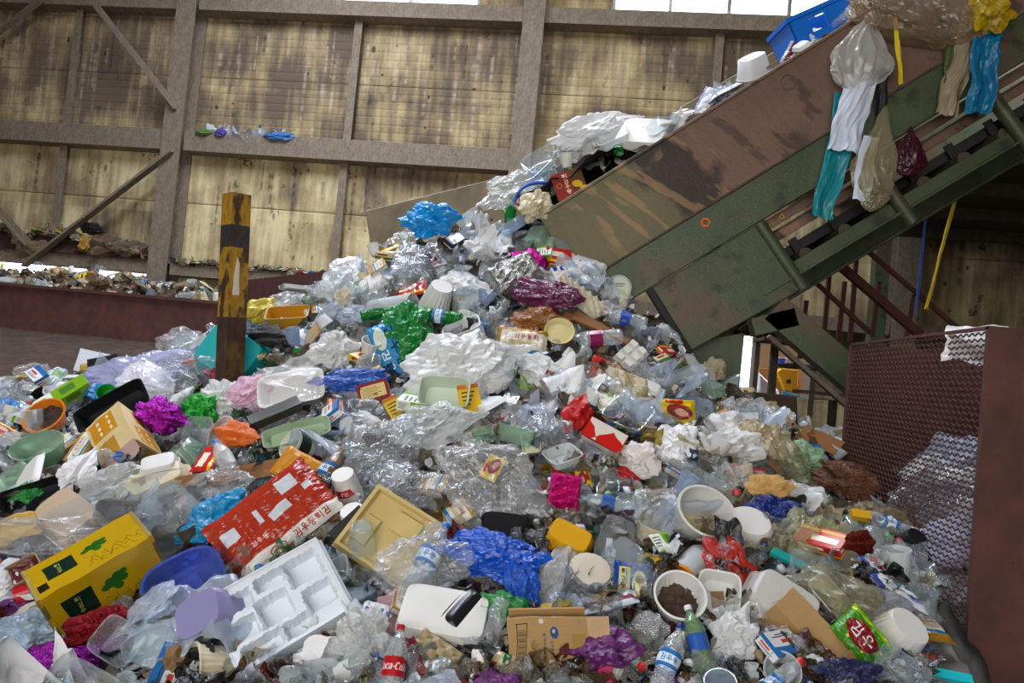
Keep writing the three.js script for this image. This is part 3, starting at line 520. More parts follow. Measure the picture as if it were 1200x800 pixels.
function bottlePart(which, variant) {                   // a drinks bottle, 0.30 m long, lying along x
  return shared(`bottle${which}${variant}`, () => {
    const R = 0.043, crush = [0, 0.012, 0.022, 0.006][variant % 4], f = folds(variant * 7 + 2, 6, 4, 26);
    let pts;
    if (which === 'body') { pts = [[0.0005, 0.012], [0.02, 0.004], [0.034, 0], [0.041, 0.008], [R, 0.02]]; for (let i = 0; i < 6; i++) pts.push([R - 0.0025, 0.03 + i * 0.012], [R, 0.036 + i * 0.012]); pts.push([R - 0.001, 0.105], [R - 0.001, 0.175], [R, 0.182], [0.040, 0.205], [0.030, 0.235], [0.019, 0.256], [0.0135, 0.266], [0.0135, 0.272], [0.017, 0.274], [0.0135, 0.277], [0.0135, 0.286]); }
    else if (which === 'label') pts = [[R + 0.0004, 0.106], [R + 0.0008, 0.14], [R + 0.0004, 0.174]];
    else pts = [[0.0155, 0.275], [0.016, 0.277], [0.016, 0.292], [0.0145, 0.295], [0.0005, 0.295]];
    const g = new THREE.LatheGeometry(pts.map(([x, y]) => new THREE.Vector2(x, y)), 28), p = g.attributes.position;
    for (let i = 0; i < p.count; i++) { const x = p.getX(i), y = p.getY(i), z = p.getZ(i), k = smooth(0.02, 0.06, y) * (1 - smooth(0.2, 0.25, y)); const s = 1 + k * crush / R * 1.6 * f(x * 3, y * 3, z * 3) - (variant % 4 === 2 ? 0.25 * k : 0); p.setXYZ(i, x * s, y, z * (variant % 4 === 2 ? 0.72 + 0.28 * (1 - k) : 1) * s); }
    g.translate(0, -0.15, 0); g.rotateZ(-Math.PI / 2);
    return toCreasedNormals(g, 0.6);
  });
}
// a filled or half empty pouch with crimped ends, 1 x 0.7, thickness 0.2, lying in x-z
function pouchGeo(variant, thick = 0.2, ratio = 0.7) {
  return shared(`pouch${variant}${thick}${ratio}`, () => {
    const NX = 26, NZ = 16, pos = [], uv = [], idx = [], f = folds(variant * 13 + 4, 7, 1.5, 8);
    for (let side = 0; side < 2; side++) for (let j = 0; j <= NZ; j++) for (let i = 0; i <= NX; i++) {
      const u = i / NX * 2 - 1, v = j / NZ * 2 - 1, e = (1 - smooth(0.78, 0.97, Math.abs(u))) * Math.sqrt(Math.max(0, 1 - v ** 4)), s = side ? -1 : 1;
      const pinch = 1 - 0.10 * (1 - u * u) * 0 + 0.05 * f(u, 0, 1);
      const wr = 0.05 * f(u * 1.3, v * 1.3, variant) * (0.35 + e);
      pos.push(u / 2 + (Math.abs(u) > 0.98 ? 0.008 * ((j % 2) * 2 - 1) * Math.sign(u) : 0), s * (thick / 2) * e + wr + s * 0.002, v * ratio / 2 * pinch); uv.push(i / NX, 1 - j / NZ);
    }
    const n1 = (NX + 1) * (NZ + 1);
    for (let side = 0; side < 2; side++) for (let j = 0; j < NZ; j++) for (let i = 0; i < NX; i++) { const a = side * n1 + j * (NX + 1) + i, b = a + 1, c = a + NX + 1; if (side) idx.push(a, b, c, b, c + 1, c); else idx.push(a, c, b, b, c, c + 1); }
    const g = new THREE.BufferGeometry(); g.setAttribute('position', new THREE.Float32BufferAttribute(pos, 3)); g.setAttribute('uv', new THREE.Float32BufferAttribute(uv, 2)); g.setIndex(idx); g.computeVertexNormals(); return g;
  });
}
// formed trays: a sheet pressed over a mould given by a height function; skirt round the edge
function formedGeo(key, w, d, depth, height, NX = 64, NZ = 48) {
  return shared('formed' + key, () => {
    const g = new THREE.PlaneGeometry(w, d, NX, NZ), p = g.attributes.position;
    for (let i = 0; i < p.count; i++) {
      const x = p.getX(i), z = -p.getY(i), ex = Math.min(w / 2 - Math.abs(x), d / 2 - Math.abs(z));
      let y = height(x / w, z / d); if (ex < Math.min(w, d) * 0.02) y = -depth; const o = ex < Math.min(w, d) * 0.02 ? 1.02 : 1;
      p.setXYZ(i, x * o, y + depth, z * o);
    }
    g.computeVertexNormals(); return toCreasedNormals(g, 0.7);
  });
}
function crescentGeo(variant) { return shared('crescent' + variant, () => { const pts = []; for (let i = 0; i <= 10; i++) { const a = -1.2 + 2.4 * i / 10; pts.push(new THREE.Vector3(0.45 * Math.sin(a), 0, 0.35 - 0.5 * Math.cos(a))); } const g = new THREE.TubeGeometry(new THREE.CatmullRomCurve3(pts), 40, 0.16, 18), p = g.attributes.position, f = folds(variant + 90, 8, 2, 12); for (let i = 0; i < p.count; i++) { const x = p.getX(i), y = p.getY(i), z = p.getZ(i), e = 1 - 0.75 * smooth(0.2, 0.46, Math.abs(x)), k = 1 + 0.3 * f(x, y, z); p.setXYZ(i, x * k, y * e * k * 0.8, z * k); } g.computeVertexNormals(); return g; }); }
// a strip of cloth or film hanging down: x across, y down from 0 to -1, waves in z
function hangGeo(variant, taper = 0.1, wave = 0.3, n = 36) {
  return shared(`hang${variant}${taper}${wave}`, () => {
    const g = new THREE.PlaneGeometry(1, 1, 30, n), p = g.attributes.position, f = folds(variant * 5 + 8, 9, 1.2, 9);
    for (let i = 0; i < p.count; i++) {
      const x = p.getX(i), y = p.getY(i) - 0.5, w = 1 - taper * (1 + y) + 0.12 * noise2(y * 2 + variant, 3);
      p.setXYZ(i, x * w + 0.12 * noise2(y * 1.6, variant) + 0.05 * f(0, y * 2, 1), y + 0.05 * f(x, 0, 2) * -y, wave * (0.35 * Math.sin(x * 7 + variant + y * 1.5) + 0.7 * f(x * 1.4, y * 1.4, 0.4)) * (0.5 - 0.5 * y));
    }
    g.computeVertexNormals(); return g;
  });
}
function dropGeo(variant) {                              // a bag that hangs from its neck: x-z round, y from 0 down to -1
  return shared(`drop${variant}`, () => {
    const g = new THREE.SphereGeometry(0.5, 64, 44), p = g.attributes.position, f = folds(variant * 19 + 6, 10, 1.5, 8);
    for (let i = 0; i < p.count; i++) { let x = p.getX(i), y = p.getY(i), z = p.getZ(i); const t = 0.5 - y, w = 0.25 + 0.75 * smooth(0, 0.7, t), k = (1 + 0.5 * f(x * 1.8, y * 0.8, z * 1.8) + 0.10 * Math.sin(Math.atan2(z, x) * 11 + y * 5) * (1 - smooth(0, 0.8, t))) * w; p.setXYZ(i, x * k * 1.1, y - 0.5 + 0.05 * f(x * 2, y, z), z * k * 0.8); }
    metreUV(g); return toCreasedNormals(g, 0.4);
  });
}

// ---------------------------------------------------------------- prints
function hangul(ctx, x, y, s, rows) {                    // strokes of a few block letters, drawn downwards
  ctx.lineWidth = s * 0.13; ctx.lineCap = 'round';
  rows.forEach((strokes, i) => { for (const st of strokes) { ctx.beginPath(); if (typeof st[0] === 'number') ctx.arc(x + st[0] * s, y + i * s * 1.15 + st[1] * s, st[2] * s, 0, 6.2831); else st.forEach(([a, b], k) => (k ? ctx.lineTo(x + a * s, y + i * s * 1.15 + b * s) : ctx.moveTo(x + a * s, y + i * s * 1.15 + b * s))); ctx.stroke(); } });
}
const GL = [
  [[[0.1, 0.1], [0.55, 0.1]], [[0.1, 0.1], [0.1, 0.4], [0.55, 0.4]], [[0.1, 0.25], [0.5, 0.25]], [[0.3, 0.5], [0.3, 0.7]], [[0.05, 0.6], [0.6, 0.6]], [[0.85, 0.05], [0.85, 0.95]]],
  [[[0.1, 0.1], [0.5, 0.1], [0.42, 0.5]], [[0.8, 0.05], [0.8, 0.5]], [[0.25, 0.6], [0.8, 0.6], [0.8, 0.95], [0.25, 0.95], [0.25, 0.6]]],
  [[0.48, 0.25, 0.2], [[0.05, 0.6], [0.95, 0.6]], [[0.48, 0.6], [0.48, 0.95]]],
  [[[0.8, 0.08], [0.2, 0.08], [0.2, 0.32], [0.8, 0.32]], [[0.5, 0.34], [0.5, 0.5]], [[0.05, 0.5], [0.95, 0.5]], [0.5, 0.78, 0.18]],
];
const PR = {
  tin: () => printed('tin', 512, 256, (c, w, h) => { c.fillStyle = '#d2a80c'; c.fillRect(0, 0, w, h); c.fillStyle = '#12301f'; c.fillRect(70, 60, 130, 110); c.fillStyle = '#c9b768'; c.save(); c.translate(92, 160); c.rotate(-Math.PI / 2);  c.restore(); hangul2(c, 118, 74, 24, '#c9b768', 3); c.fillStyle = '#2a6a1c'; for (const [x, y, r] of [[250, 110, 16], [270, 90, 14], [290, 110, 20], [310, 85, 18], [330, 105, 16], [300, 130, 15], [340, 80, 12]]) { c.beginPath(); c.ellipse(x, y, r * 1.4, r, (x % 10) / 4, 0, 6.2831); c.fill(); } c.fillStyle = '#201a14'; c.fillRect(22, 170, 40, 44); c.strokeStyle = '#8a6a10'; c.lineWidth = 3; for (let i = 0; i < 26; i++) { c.beginPath(); c.moveTo(230 + (i * 37) % 250, 150 + (i * 23) % 90); c.lineTo(250 + (i * 37) % 250, 158 + (i * 29) % 80); c.stroke(); } }, { roughness: 0.22, metalness: 0.25, clearcoat: 0.6, clearcoatRoughness: 0.1 }),
  redPouch: () => printed('redpouch', 512, 320, (c, w, h) => { c.fillStyle = '#a8331f'; c.fillRect(0, 0, w, h); c.fillStyle = '#d9d4cc'; c.fillRect(0, h - 60, w, 60); c.fillStyle = '#c9ccd2'; c.fillRect(340, 40, 86, 70); c.fillRect(200, 90, 22, 66); c.fillRect(40, 90, 70, 60); c.save(); c.translate(250, 190); c.rotate(-0.1); c.fillRect(0, -50, 100, 46); c.restore(); c.fillRect(430, 120, 40, 34); hangul3(c, 120, 200, 26, '#e9c7bd', 3); c.strokeStyle = '#a8331f'; c.lineWidth = 5; c.beginPath(); c.ellipse(200, h - 28, 36, 20, 0, 0, 6.2831); c.stroke(); hangul3(c, 280, h - 48, 34, '#a8331f', 5); }, { roughness: 0.16, bumpMap: wrinkleTex, bumpScale: 0.015 }),
  noodle: () => printed('noodle', 256, 256, (c, w, h) => { c.fillStyle = '#123f86'; c.fillRect(0, 0, w, h); c.fillStyle = '#5aa0c8'; c.fillRect(0, 200, w, 34); c.fillStyle = '#d8cf8a'; c.fillRect(34, 34, 76, 170); hangul2(c, 50, 44, 42, '#1a1814', 3); c.fillStyle = '#e6dca8'; c.beginPath(); c.ellipse(172, 130, 48, 78, 0, 0, 6.2831); c.fill(); c.fillStyle = '#b08a4c'; c.beginPath(); c.ellipse(174, 104, 30, 26, 0, 0, 6.2831); c.fill(); c.fillStyle = '#7a522a'; c.fillRect(160, 96, 28, 18); c.strokeStyle = '#f4ecc8'; c.lineWidth = 5; for (let i = 0; i < 6; i++) { c.beginPath(); c.arc(172, 150, 10 + i * 6, 0.2, 2.6); c.stroke(); } c.fillStyle = '#7aa040'; c.fillRect(132, 130, 14, 40); }, { roughness: 0.2, bumpMap: wrinkleTex, bumpScale: 0.01 }),
  redBox: () => printed('redbox', 256, 256, (c, w, h) => { c.fillStyle = '#8e2016'; c.fillRect(0, 0, w, h); c.fillStyle = '#5a3a1c'; c.fillRect(150, 0, 106, h); c.fillStyle = '#d8ac10'; c.beginPath(); c.ellipse(190, 150, 44, 32, 0.5, 0, 6.2831); c.fill(); c.beginPath(); c.ellipse(230, 200, 30, 20, 0.2, 0, 6.2831); c.fill(); hangul2(c, 86, 24, 44, '#f0dcae', 4); c.strokeStyle = '#c8a890'; c.lineWidth = 4; c.beginPath(); c.arc(44, 120, 22, 0, 6.2831); c.stroke(); }),
  snackGreen: () => printed('snackgreen', 256, 192, (c, w, h) => { c.fillStyle = '#3f8a18'; c.fillRect(0, 0, w, h); c.fillStyle = '#8cc21c'; c.fillRect(0, 0, w, 34); c.fillStyle = '#e8d820'; for (let i = 0; i < 9; i++) { c.beginPath(); c.arc(12 + i * 29, 26 + (i % 3) * 64, 9, 0, 6.2831); c.fill(); } c.fillStyle = '#8a1420'; c.beginPath(); c.ellipse(112, 104, 88, 56, 0, 0, 6.2831); c.fill(); hangul3(c, 46, 70, 62, '#f4eef4', 2); }, { roughness: 0.18, bumpMap: wrinkleTex, bumpScale: 0.012 }),
  shipping: () => printed('shipping', 512, 320, (c, w, h) => { c.fillStyle = '#b08d5c'; c.fillRect(0, 0, w, h); for (let i = 0; i < 300; i++) { c.fillStyle = i % 2 ? 'rgba(150,116,70,0.25)' : 'rgba(196,164,112,0.25)'; c.fillRect(0, (i * 37) % h, w, 1 + i % 2); } c.strokeStyle = '#33281c'; c.lineWidth = 5; c.strokeRect(56, 32, 62, 246); c.fillStyle = '#33281c'; for (let i = 0; i < 24; i++) c.fillRect(62, 64 + i * 8.6, 50, 2 + (i * 5) % 4); c.fillStyle = '#1c4a86'; c.beginPath(); c.ellipse(300, 86, 26, 34, -0.3, 0, 6.2831); c.fill(); c.fillStyle = '#c8b48c'; c.beginPath(); c.ellipse(296, 78, 10, 12, 0, 0, 6.2831); c.fill(); c.save(); c.translate(272, 130); c.rotate(Math.PI / 2); hangul3(c, 0, -22, 18, '#2a4a7c', 5); c.restore(); hangul2(c, 228, 88, 21, '#24386c', 6); c.strokeStyle = '#24386c'; c.fillStyle = '#24386c'; c.lineWidth = 4; for (const y of [228, 254]) { c.beginPath(); c.moveTo(440, y); c.lineTo(482, y); c.stroke(); c.beginPath(); c.moveTo(492, y); c.lineTo(478, y - 7); c.lineTo(478, y + 7); c.fill(); } c.fillRect(424, 218, 6, 46); c.fillStyle = '#8a8478'; c.fillRect(446, 16, 18, 26); c.fillStyle = '#a08040'; c.fillRect(406, 100, 90, 80); c.fillStyle = '#d8d2c8'; c.fillRect(198, 8, 30, 24); }, { roughness: 0.85 }),
  goldSnack: () => printed('goldsnack', 256, 224, (c, w, h) => { c.fillStyle = '#ded6c6'; c.fillRect(0, 0, w, h); c.fillStyle = '#a87a24'; c.fillRect(0, 0, w, 30); c.fillRect(0, 166, w, 58); c.fillRect(0, 0, 16, h); c.fillStyle = '#1c7aa6'; c.fillRect(0, 136, w, 26); hangul3(c, 84, 46, 30, '#9a3a2a', 4); c.fillStyle = '#c8b890'; c.fillRect(60, 88, 150, 26); }, { roughness: 0.2, bumpMap: wrinkleTex, bumpScale: 0.012 }),
  colaLabel: () => printed('colalabel', 256, 64, (c, w, h) => { c.fillStyle = '#b5121c'; c.fillRect(0, 0, w, h); c.fillStyle = '#f4ece8'; c.font = 'italic bold 34px serif'; for (const x of [4, 134]) c.fillText('Coca-Cola', x, 44, 118); }, { roughness: 0.3 }),
  waterLabel: () => printed('waterlabel', 256, 64, (c, w, h) => { c.fillStyle = '#e4eef4'; c.fillRect(0, 0, w, h); c.fillStyle = '#2470b4'; c.fillRect(0, 0, w, 16); c.fillRect(0, 50, w, 14); hangul3(c, 20, 20, 24, '#2470b4', 3); hangul3(c, 150, 20, 24, '#2470b4', 3); }, { roughness: 0.35 }),
  orangeCarton: () => printed('orangecarton', 256, 160, (c, w, h) => { c.fillStyle = '#d8c08c'; c.fillRect(0, 0, w, h); c.fillStyle = '#c98a18'; c.fillRect(12, 40, 110, 110); c.fillStyle = '#e8d8a0'; for (let i = 0; i < 6; i++) c.fillRect(24 + (i % 3) * 32, 58 + Math.floor(i / 3) * 48, 20, 12); c.fillStyle = '#b8862c'; c.fillRect(150, 70, 92, 70); }, { roughness: 0.5 }),
  redGold: () => printed('redgold', 256, 160, (c, w, h) => { c.fillStyle = '#7c1520'; c.fillRect(0, 0, w, h); c.fillStyle = '#d2bc78'; c.fillRect(24, 26, w - 48, h - 52); c.fillStyle = '#8a6a34'; for (let i = 0; i < 5; i++) c.fillRect(40, 44 + i * 17, 120 + (i * 31) % 60, 6); }),
  yellowTag: () => printed('yellowtag', 128, 160, (c, w, h) => { c.fillStyle = '#e2b614'; c.fillRect(0, 0, w, h); c.fillStyle = '#3a2c14'; for (let i = 0; i < 4; i++) c.fillRect(20, 40 + i * 22, 80 - i * 12, 8); c.fillStyle = '#c86a18'; c.fillRect(0, 0, w, 24); }),
  cupRed: () => printed('cupred', 256, 128, (c, w, h) => { c.fillStyle = '#e9e4dc'; c.fillRect(0, 0, w, h); c.fillStyle = '#b8401e'; c.fillRect(150, 50, 70, 70); c.fillStyle = '#c4161c'; for (const x of [116, 250]) { c.save(); c.translate(x, 70); c.rotate(-0.2); c.fillRect(-26, -34, 52, 62); c.restore(); } hangul3(c, 100, 52, 30, '#f2e8e4', 1); }),
  greenCarton: () => printed('greencarton', 256, 96, (c, w, h) => { c.fillStyle = '#dfe6d6'; c.fillRect(0, 0, w, h); c.fillStyle = '#7aa61c'; c.fillRect(120, 0, 136, h); c.fillStyle = '#4a7a18'; c.fillRect(150, 20, 60, 50); c.fillStyle = '#5a5a52'; for (let i = 0; i < 4; i++) c.fillRect(14, 20 + i * 16, 80 - i * 10, 6); }),
  redYellow: () => printed('redyellow', 192, 128, (c, w, h) => { c.fillStyle = '#d8b818'; c.fillRect(0, 0, w, h); c.fillStyle = '#8a2a22'; c.beginPath(); c.ellipse(110, 74, 66, 40, 0.2, 0, 6.2831); c.fill(); c.fillStyle = '#d4a088'; c.beginPath(); c.ellipse(120, 80, 34, 20, 0.3, 0, 6.2831); c.fill(); c.fillStyle = '#b01c18'; c.fillRect(40, 10, 90, 22); }, { roughness: 0.25 }),
  blueWhite: () => printed('bluewhite', 192, 192, (c, w, h) => { c.fillStyle = '#e2e4ea'; c.fillRect(0, 0, w, h); c.fillStyle = '#2a3f8a'; for (let i = 0; i < 4; i++) c.fillRect(20 + i * 44, 120 + (i % 2) * 14, 26, 60); c.fillRect(0, 0, w, 22); c.fillStyle = '#c89a3a'; for (let i = 0; i < 8; i++) c.fillRect(16 + (i * 47) % 160, 50 + (i * 29) % 60, 16, 12); }, { roughness: 0.3 }),
  lidPrint: () => printed('lidprint', 128, 128, (c, w, h) => { c.fillStyle = '#c9d4c0'; c.fillRect(0, 0, w, h); c.fillStyle = '#4f9a86'; c.fillRect(0, 0, 30, h); c.fillStyle = '#d8c040'; c.fillRect(40, 80, 60, 14); c.fillStyle = '#4a5a48'; c.fillRect(36, 40, 64, 6); c.fillRect(40, 54, 50, 5); }),
  blueLetters: () => printed('blueletters', 256, 192, (c, w, h) => { c.fillStyle = '#2f86b8'; c.fillRect(0, 0, w, h); c.fillStyle = '#d4dccc'; c.beginPath(); c.ellipse(70, 130, 50, 40, 0.4, 0, 6.2831); c.fill(); hangul3(c, 26, 24, 62, '#12304a', 3); hangul3(c, 120, 110, 50, '#eef2f4', 2); }, { roughness: 0.2, bumpMap: wrinkleTex, bumpScale: 0.012 }),
  stripeA: () => printed('stripea', 128, 128, (c, w, h) => { c.fillStyle = '#b8bec8'; c.fillRect(0, 0, w, h); c.fillStyle = '#7a2230'; c.fillRect(0, 20, w, 30); c.fillStyle = '#d8a83a'; c.beginPath(); c.arc(64, 84, 26, 0, 6.2831); c.fill(); }, { roughness: 0.2 }),
  stripeB: () => printed('stripeb', 128, 128, (c, w, h) => { c.fillStyle = '#ccb98a'; c.fillRect(0, 0, w, h); c.fillStyle = '#2a6a3a'; c.fillRect(0, 70, w, 40); c.fillStyle = '#8a2a1a'; c.fillRect(20, 20, 70, 26); }, { roughness: 0.25 }),
  stripeC: () => printed('stripec', 128, 128, (c, w, h) => { c.fillStyle = '#e0e0e0'; c.fillRect(0, 0, w, h); c.fillStyle = '#2468a8'; c.fillRect(0, 0, w, 44); c.fillStyle = '#d03a2a'; c.fillRect(16, 60, 60, 20); c.fillStyle = '#444'; c.fillRect(16, 92, 90, 6); c.fillRect(16, 104, 70, 6); }, { roughness: 0.3 }),
  stripeD: () => printed('striped', 128, 128, (c, w, h) => { c.fillStyle = '#c22a24'; c.fillRect(0, 0, w, h); c.fillStyle = '#f0e4d0'; c.fillRect(14, 30, 70, 40); c.fillStyle = '#e0b020'; c.fillRect(0, 96, w, 20); }, { roughness: 0.2 }),
};
function hangul2(c, x, y, s, color, n) { c.strokeStyle = color; hangul(c, x, y, s, GL.slice(0, 4).concat(GL).slice(0, n)); }
function hangul3(c, x, y, s, color, n) { c.strokeStyle = color; for (let i = 0; i < n; i++) hangul(c, x + i * s * 1.08, y, s, [GL[(i + 1) % 4]]); }

// ---------------------------------------------------------------- placing things
const UPF = [0, 0.72, 0.69];
function camVec(n) { return camRight.clone().multiplyScalar(n[0]).addScaledVector(camUp, n[1]).addScaledVector(camBack, n[2]).normalize(); }
function orient(o, ang, normal) {                       // y axis along the given normal, x axis turned by ang as seen from the camera
  const y = normal.clone().normalize(), a = ang * DEG, nz = y.dot(camBack), flat = camRight.clone().multiplyScalar(Math.cos(a)).addScaledVector(camUp, Math.sin(a));
  let x = flat.clone();
  if (nz > 0.15) x.addScaledVector(camBack, -flat.dot(y) / nz); else x.addScaledVector(y, -x.dot(y));
  x.normalize();
  const z = new THREE.Vector3().crossVectors(x, y);
  o.quaternion.setFromRotationMatrix(new THREE.Matrix4().makeBasis(x, y, z));
}
const Make = {
  bag(L, H, W, o) { const m = mesh('bag', bagGeo(o.variant ?? 1, 0.5, o.detail ?? 11), o.mat); m.scale.set(L * 0.95, H / 0.5, W / 0.86); return m; },
  sheet(L, H, W, o) { const m = mesh('sheet', sheetGeo(o.variant ?? 1, o.amp ?? 0.16, o.curl ?? 0.3, o.detail ? 40 : 27), o.mat); m.scale.set(L, H / 0.25, W); return m; },
  vessel(L, H, W, o) { const g = new THREE.Group(), b = mesh('body', vesselGeo(L, H, W, o), o.mat, g); if (o.flip) { b.rotation.x = Math.PI; b.position.y = H; }
    if (o.fill) { const q = shared(`fill${L.toFixed(3)}${W.toFixed(3)}${o.power ?? 2}`, () => { const e = 2 / (o.power ?? 2), r = 0.5 * ((o.base ?? 0.75) + (1 - (o.base ?? 0.75)) * 0.6) * 0.93, pos = [0, 0, 0], idx = []; for (let k = 1; k <= 6; k++) for (let i = 0; i < 40; i++) { const a = i / 40 * Math.PI * 2, c = Math.cos(a), s = Math.sin(a), m = r * k / 6; const x = Math.sign(c) * Math.abs(c) ** e * m * L, z = Math.sign(s) * Math.abs(s) ** e * m * W; pos.push(x, 0.012 * noise2(x * 40, z * 40) + 0.006, z); } for (let i = 0; i < 40; i++) idx.push(0, 1 + (i + 1) % 40, 1 + i); for (let k = 0; k < 5; k++) for (let i = 0; i < 40; i++) { const a = 1 + k * 40 + i, b2 = 1 + k * 40 + (i + 1) % 40; idx.push(a, b2, a + 40, b2, b2 + 40, a + 40); } const gg = new THREE.BufferGeometry(); gg.setAttribute('position', new THREE.Float32BufferAttribute(pos, 3)); gg.setIndex(idx); gg.computeVertexNormals(); metreUV(gg); return gg; }); mesh('leftovers', q, o.fill, g).position.y = H * (o.fillAt ?? 0.5); }
    if (o.lid) mesh('lid', vesselGeo(L * 1.05, H * 0.12, W * 1.05, { power: o.power ?? 2, base: 0.97, rim: 0.01 }), o.lid, g).position.y = H;
    if (o.sticker) { const s = mesh('sticker', shared(`sticker${L.toFixed(3)}`, () => new RoundedBoxGeometry(L * 0.34, 0.002, W * 0.34, 1, 0.0009)), o.sticker, g); s.position.y = o.flip ? H + 0.002 : H * 0.09; s.rotation.y = 0.2; }
    if (o.band) { const s = mesh('printed_sleeve', shared(`band${L.toFixed(3)}${H.toFixed(3)}`, () => { const b0 = o.base ?? 0.75, y0 = 0.25, y1 = 0.85, f = (y) => (b0 + (1 - b0) * y) * 1.012 * L / 2; const gg = new THREE.CylinderGeometry(f(y1), f(y0), (y1 - y0) * H, 40, 1, true); gg.translate(0, (y0 + y1) / 2 * H, 0); return gg; }), o.band, g); if (o.flip) { s.rotation.x = Math.PI; s.position.y = H; } }
    return g; },
  pouch(L, H, W, o) { const m = mesh('pouch', pouchGeo(o.variant ?? 1, 0.22, 0.7), o.mat); m.scale.set(L, H / 0.22, W / 0.7); return m; },
  box(L, H, W, o) { const g = new THREE.Group(); mesh('body', boxShape(L, H, W, o.crush ?? 0.03), o.mat, g);
    if (o.flap) { const f = mesh('flap', boxShape(L * 0.32, 0.004, W * 0.96, 0), o.flap, g); f.position.set(L * 0.5 + L * 0.15, H * 0.98, 0); f.rotation.z = -0.3; }
    if (o.label) { const f = mesh('label', boxShape(L * 0.7, 0.002, W * 0.6, 0), o.label, g); f.position.y = H * 1.002; }
    if (o.rim) { const f = mesh('rim', boxShape(L * 1.04, H * 0.25, W * 1.04, 0.02), o.rim, g); f.position.y = H * 0.75; }
    return g; },
  bottle(L, H, W, o) { const g = new THREE.Group(), k = L / 0.3; mesh('body', bottlePart('body', o.variant ?? 0), o.mat, g); if (o.cap) mesh('cap', bottlePart('cap', 0), o.cap, g); if (o.label) mesh('label', bottlePart('label', o.variant ?? 0), o.label, g); g.children.forEach((m) => { m.scale.setScalar(k); }); return g; },
  disc(L, H, W, o) { const g = new THREE.Group(); mesh('plate', vesselGeo(L, H, W, { power: 2, base: 0.9, rim: 0.04, wall: 0.06, dome: 0.25 }), o.mat, g); if (o.print) { const d = mesh('print', shared(`discprint${L.toFixed(3)}`, () => { const q = new THREE.CircleGeometry(L * 0.44, 36); q.rotateX(-Math.PI / 2); return q; }), o.print, g); d.position.y = H * 1.02 + 0.002; } return g; },
  formed(L, H, W, o) { return mesh('tray', formedGeo(o.key + L.toFixed(3), L, W, H, (x, z) => H * o.height(x, z), o.nx ?? 64, o.nz ?? 48), o.mat); },
  crescent(L, H, W, o) { const m = mesh('foil', crescentGeo(o.variant ?? 1), o.mat); m.scale.set(L, H / 0.28, W / 0.6); return m; },
  hang(L, H, W, o) { const m = mesh('strip', hangGeo(o.variant ?? 1, o.taper ?? 0.1, o.wave ?? 0.3), o.mat); m.scale.set(L, H, W); return m; },
  drop(L, H, W, o) { const m = mesh('bag', dropGeo(o.variant ?? 1), o.mat); m.scale.set(L / 0.9, H, W); return m; },
  stick(L, H, W, o) { return mesh('stick', boxShape(L, H, W, 0.05), o.mat); },
};
const cover = [];                                       // where the named things show, so that loose litter keeps clear of them
const covered = (u, v, k = 1) => cover.some(([a, b, l, w, t]) => { const x = (u - a) * Math.cos(t) - (v - b) * Math.sin(t), y = (u - a) * Math.sin(t) + (v - b) * Math.cos(t); return (x / (l * k)) ** 2 + (y / (w * k)) ** 2 < 1; });
const touches = (u, v, r) => cover.some(([a, b, l, w, t]) => { const x = (u - a) * Math.cos(t) - (v - b) * Math.sin(t), y = (u - a) * Math.sin(t) + (v - b) * Math.cos(t); return (x / (l + r)) ** 2 + (y / (w + r)) ** 2 < 1; });
const heroes = [];                                      // [short name, pixel x, pixel y] of the things that other labels refer to
function hero(kind, name, short, label, category, u, v, L, H, W, ang, n, o = {}) {
  const d = o.d ?? onHeap(u, v) ?? 5, k = d / FOCAL, made = Make[kind](L * k, H * k, W * k, { detail: L > 45 ? 21 : 15, ...o });
  let root = made;
  if (made.isMesh && o.parts) { root = new THREE.Group(); root.add(made); }
  const N = camVec(n ?? UPF);
  root.name = numbered(name); root.position.copy(at(u, v, d)).addScaledVector(N, (o.lift ?? (kind === 'bag' ? 0.12 : kind === 'bottle' ? 0.35 : 0.08) + (o.d ? 0 : 0.25)) * H * k);
  orient(root, ang, N); scene.add(root); tag(root, label, category, o.group);
  if (o.parts) o.parts(root, L * k, H * k, W * k);
  if (short) heroes.push([short, u, v]);
  if (!o.d || o.d > 4.9) cover.push([u, v, 0.40 * Math.max(L, 8), 0.32 * Math.max(W, H, 8), ang * DEG]);
  return root;
}
const white = 0xe9e9e6, cream = 0xe4dcc4;
const foam = hard(0xdcdad4, 0.5), foamCream = hard(0xd8ccac, 0.5), clearSheet = film(0xf4f8fa, 0.90, 0.05, 0.002), clearFilm = film(0xf4f6f8, 0.90, 0.06, 0.01), hazyFilm = film(0xeef0ee, 0.72, 0.16, 0.01), milky = film(0xf0f0ee, 0.42, 0.32, 0.01), frosted = film(0xe9ecec, 0.5, 0.3, 0.002);
const clearBottle = film(0xf0f6f8, 0.78, 0.05, 0.006), greenBottle = film(0x1c9c3a, 0.55, 0.1, 0.01), blackPlastic = hard(0x16161a, 0.3), tanFilm = film(0xd8c8a0, 0.5, 0.2, 0.03);
const upTilt = (x, y = 0.72, z = 0.69) => [x, y, z];

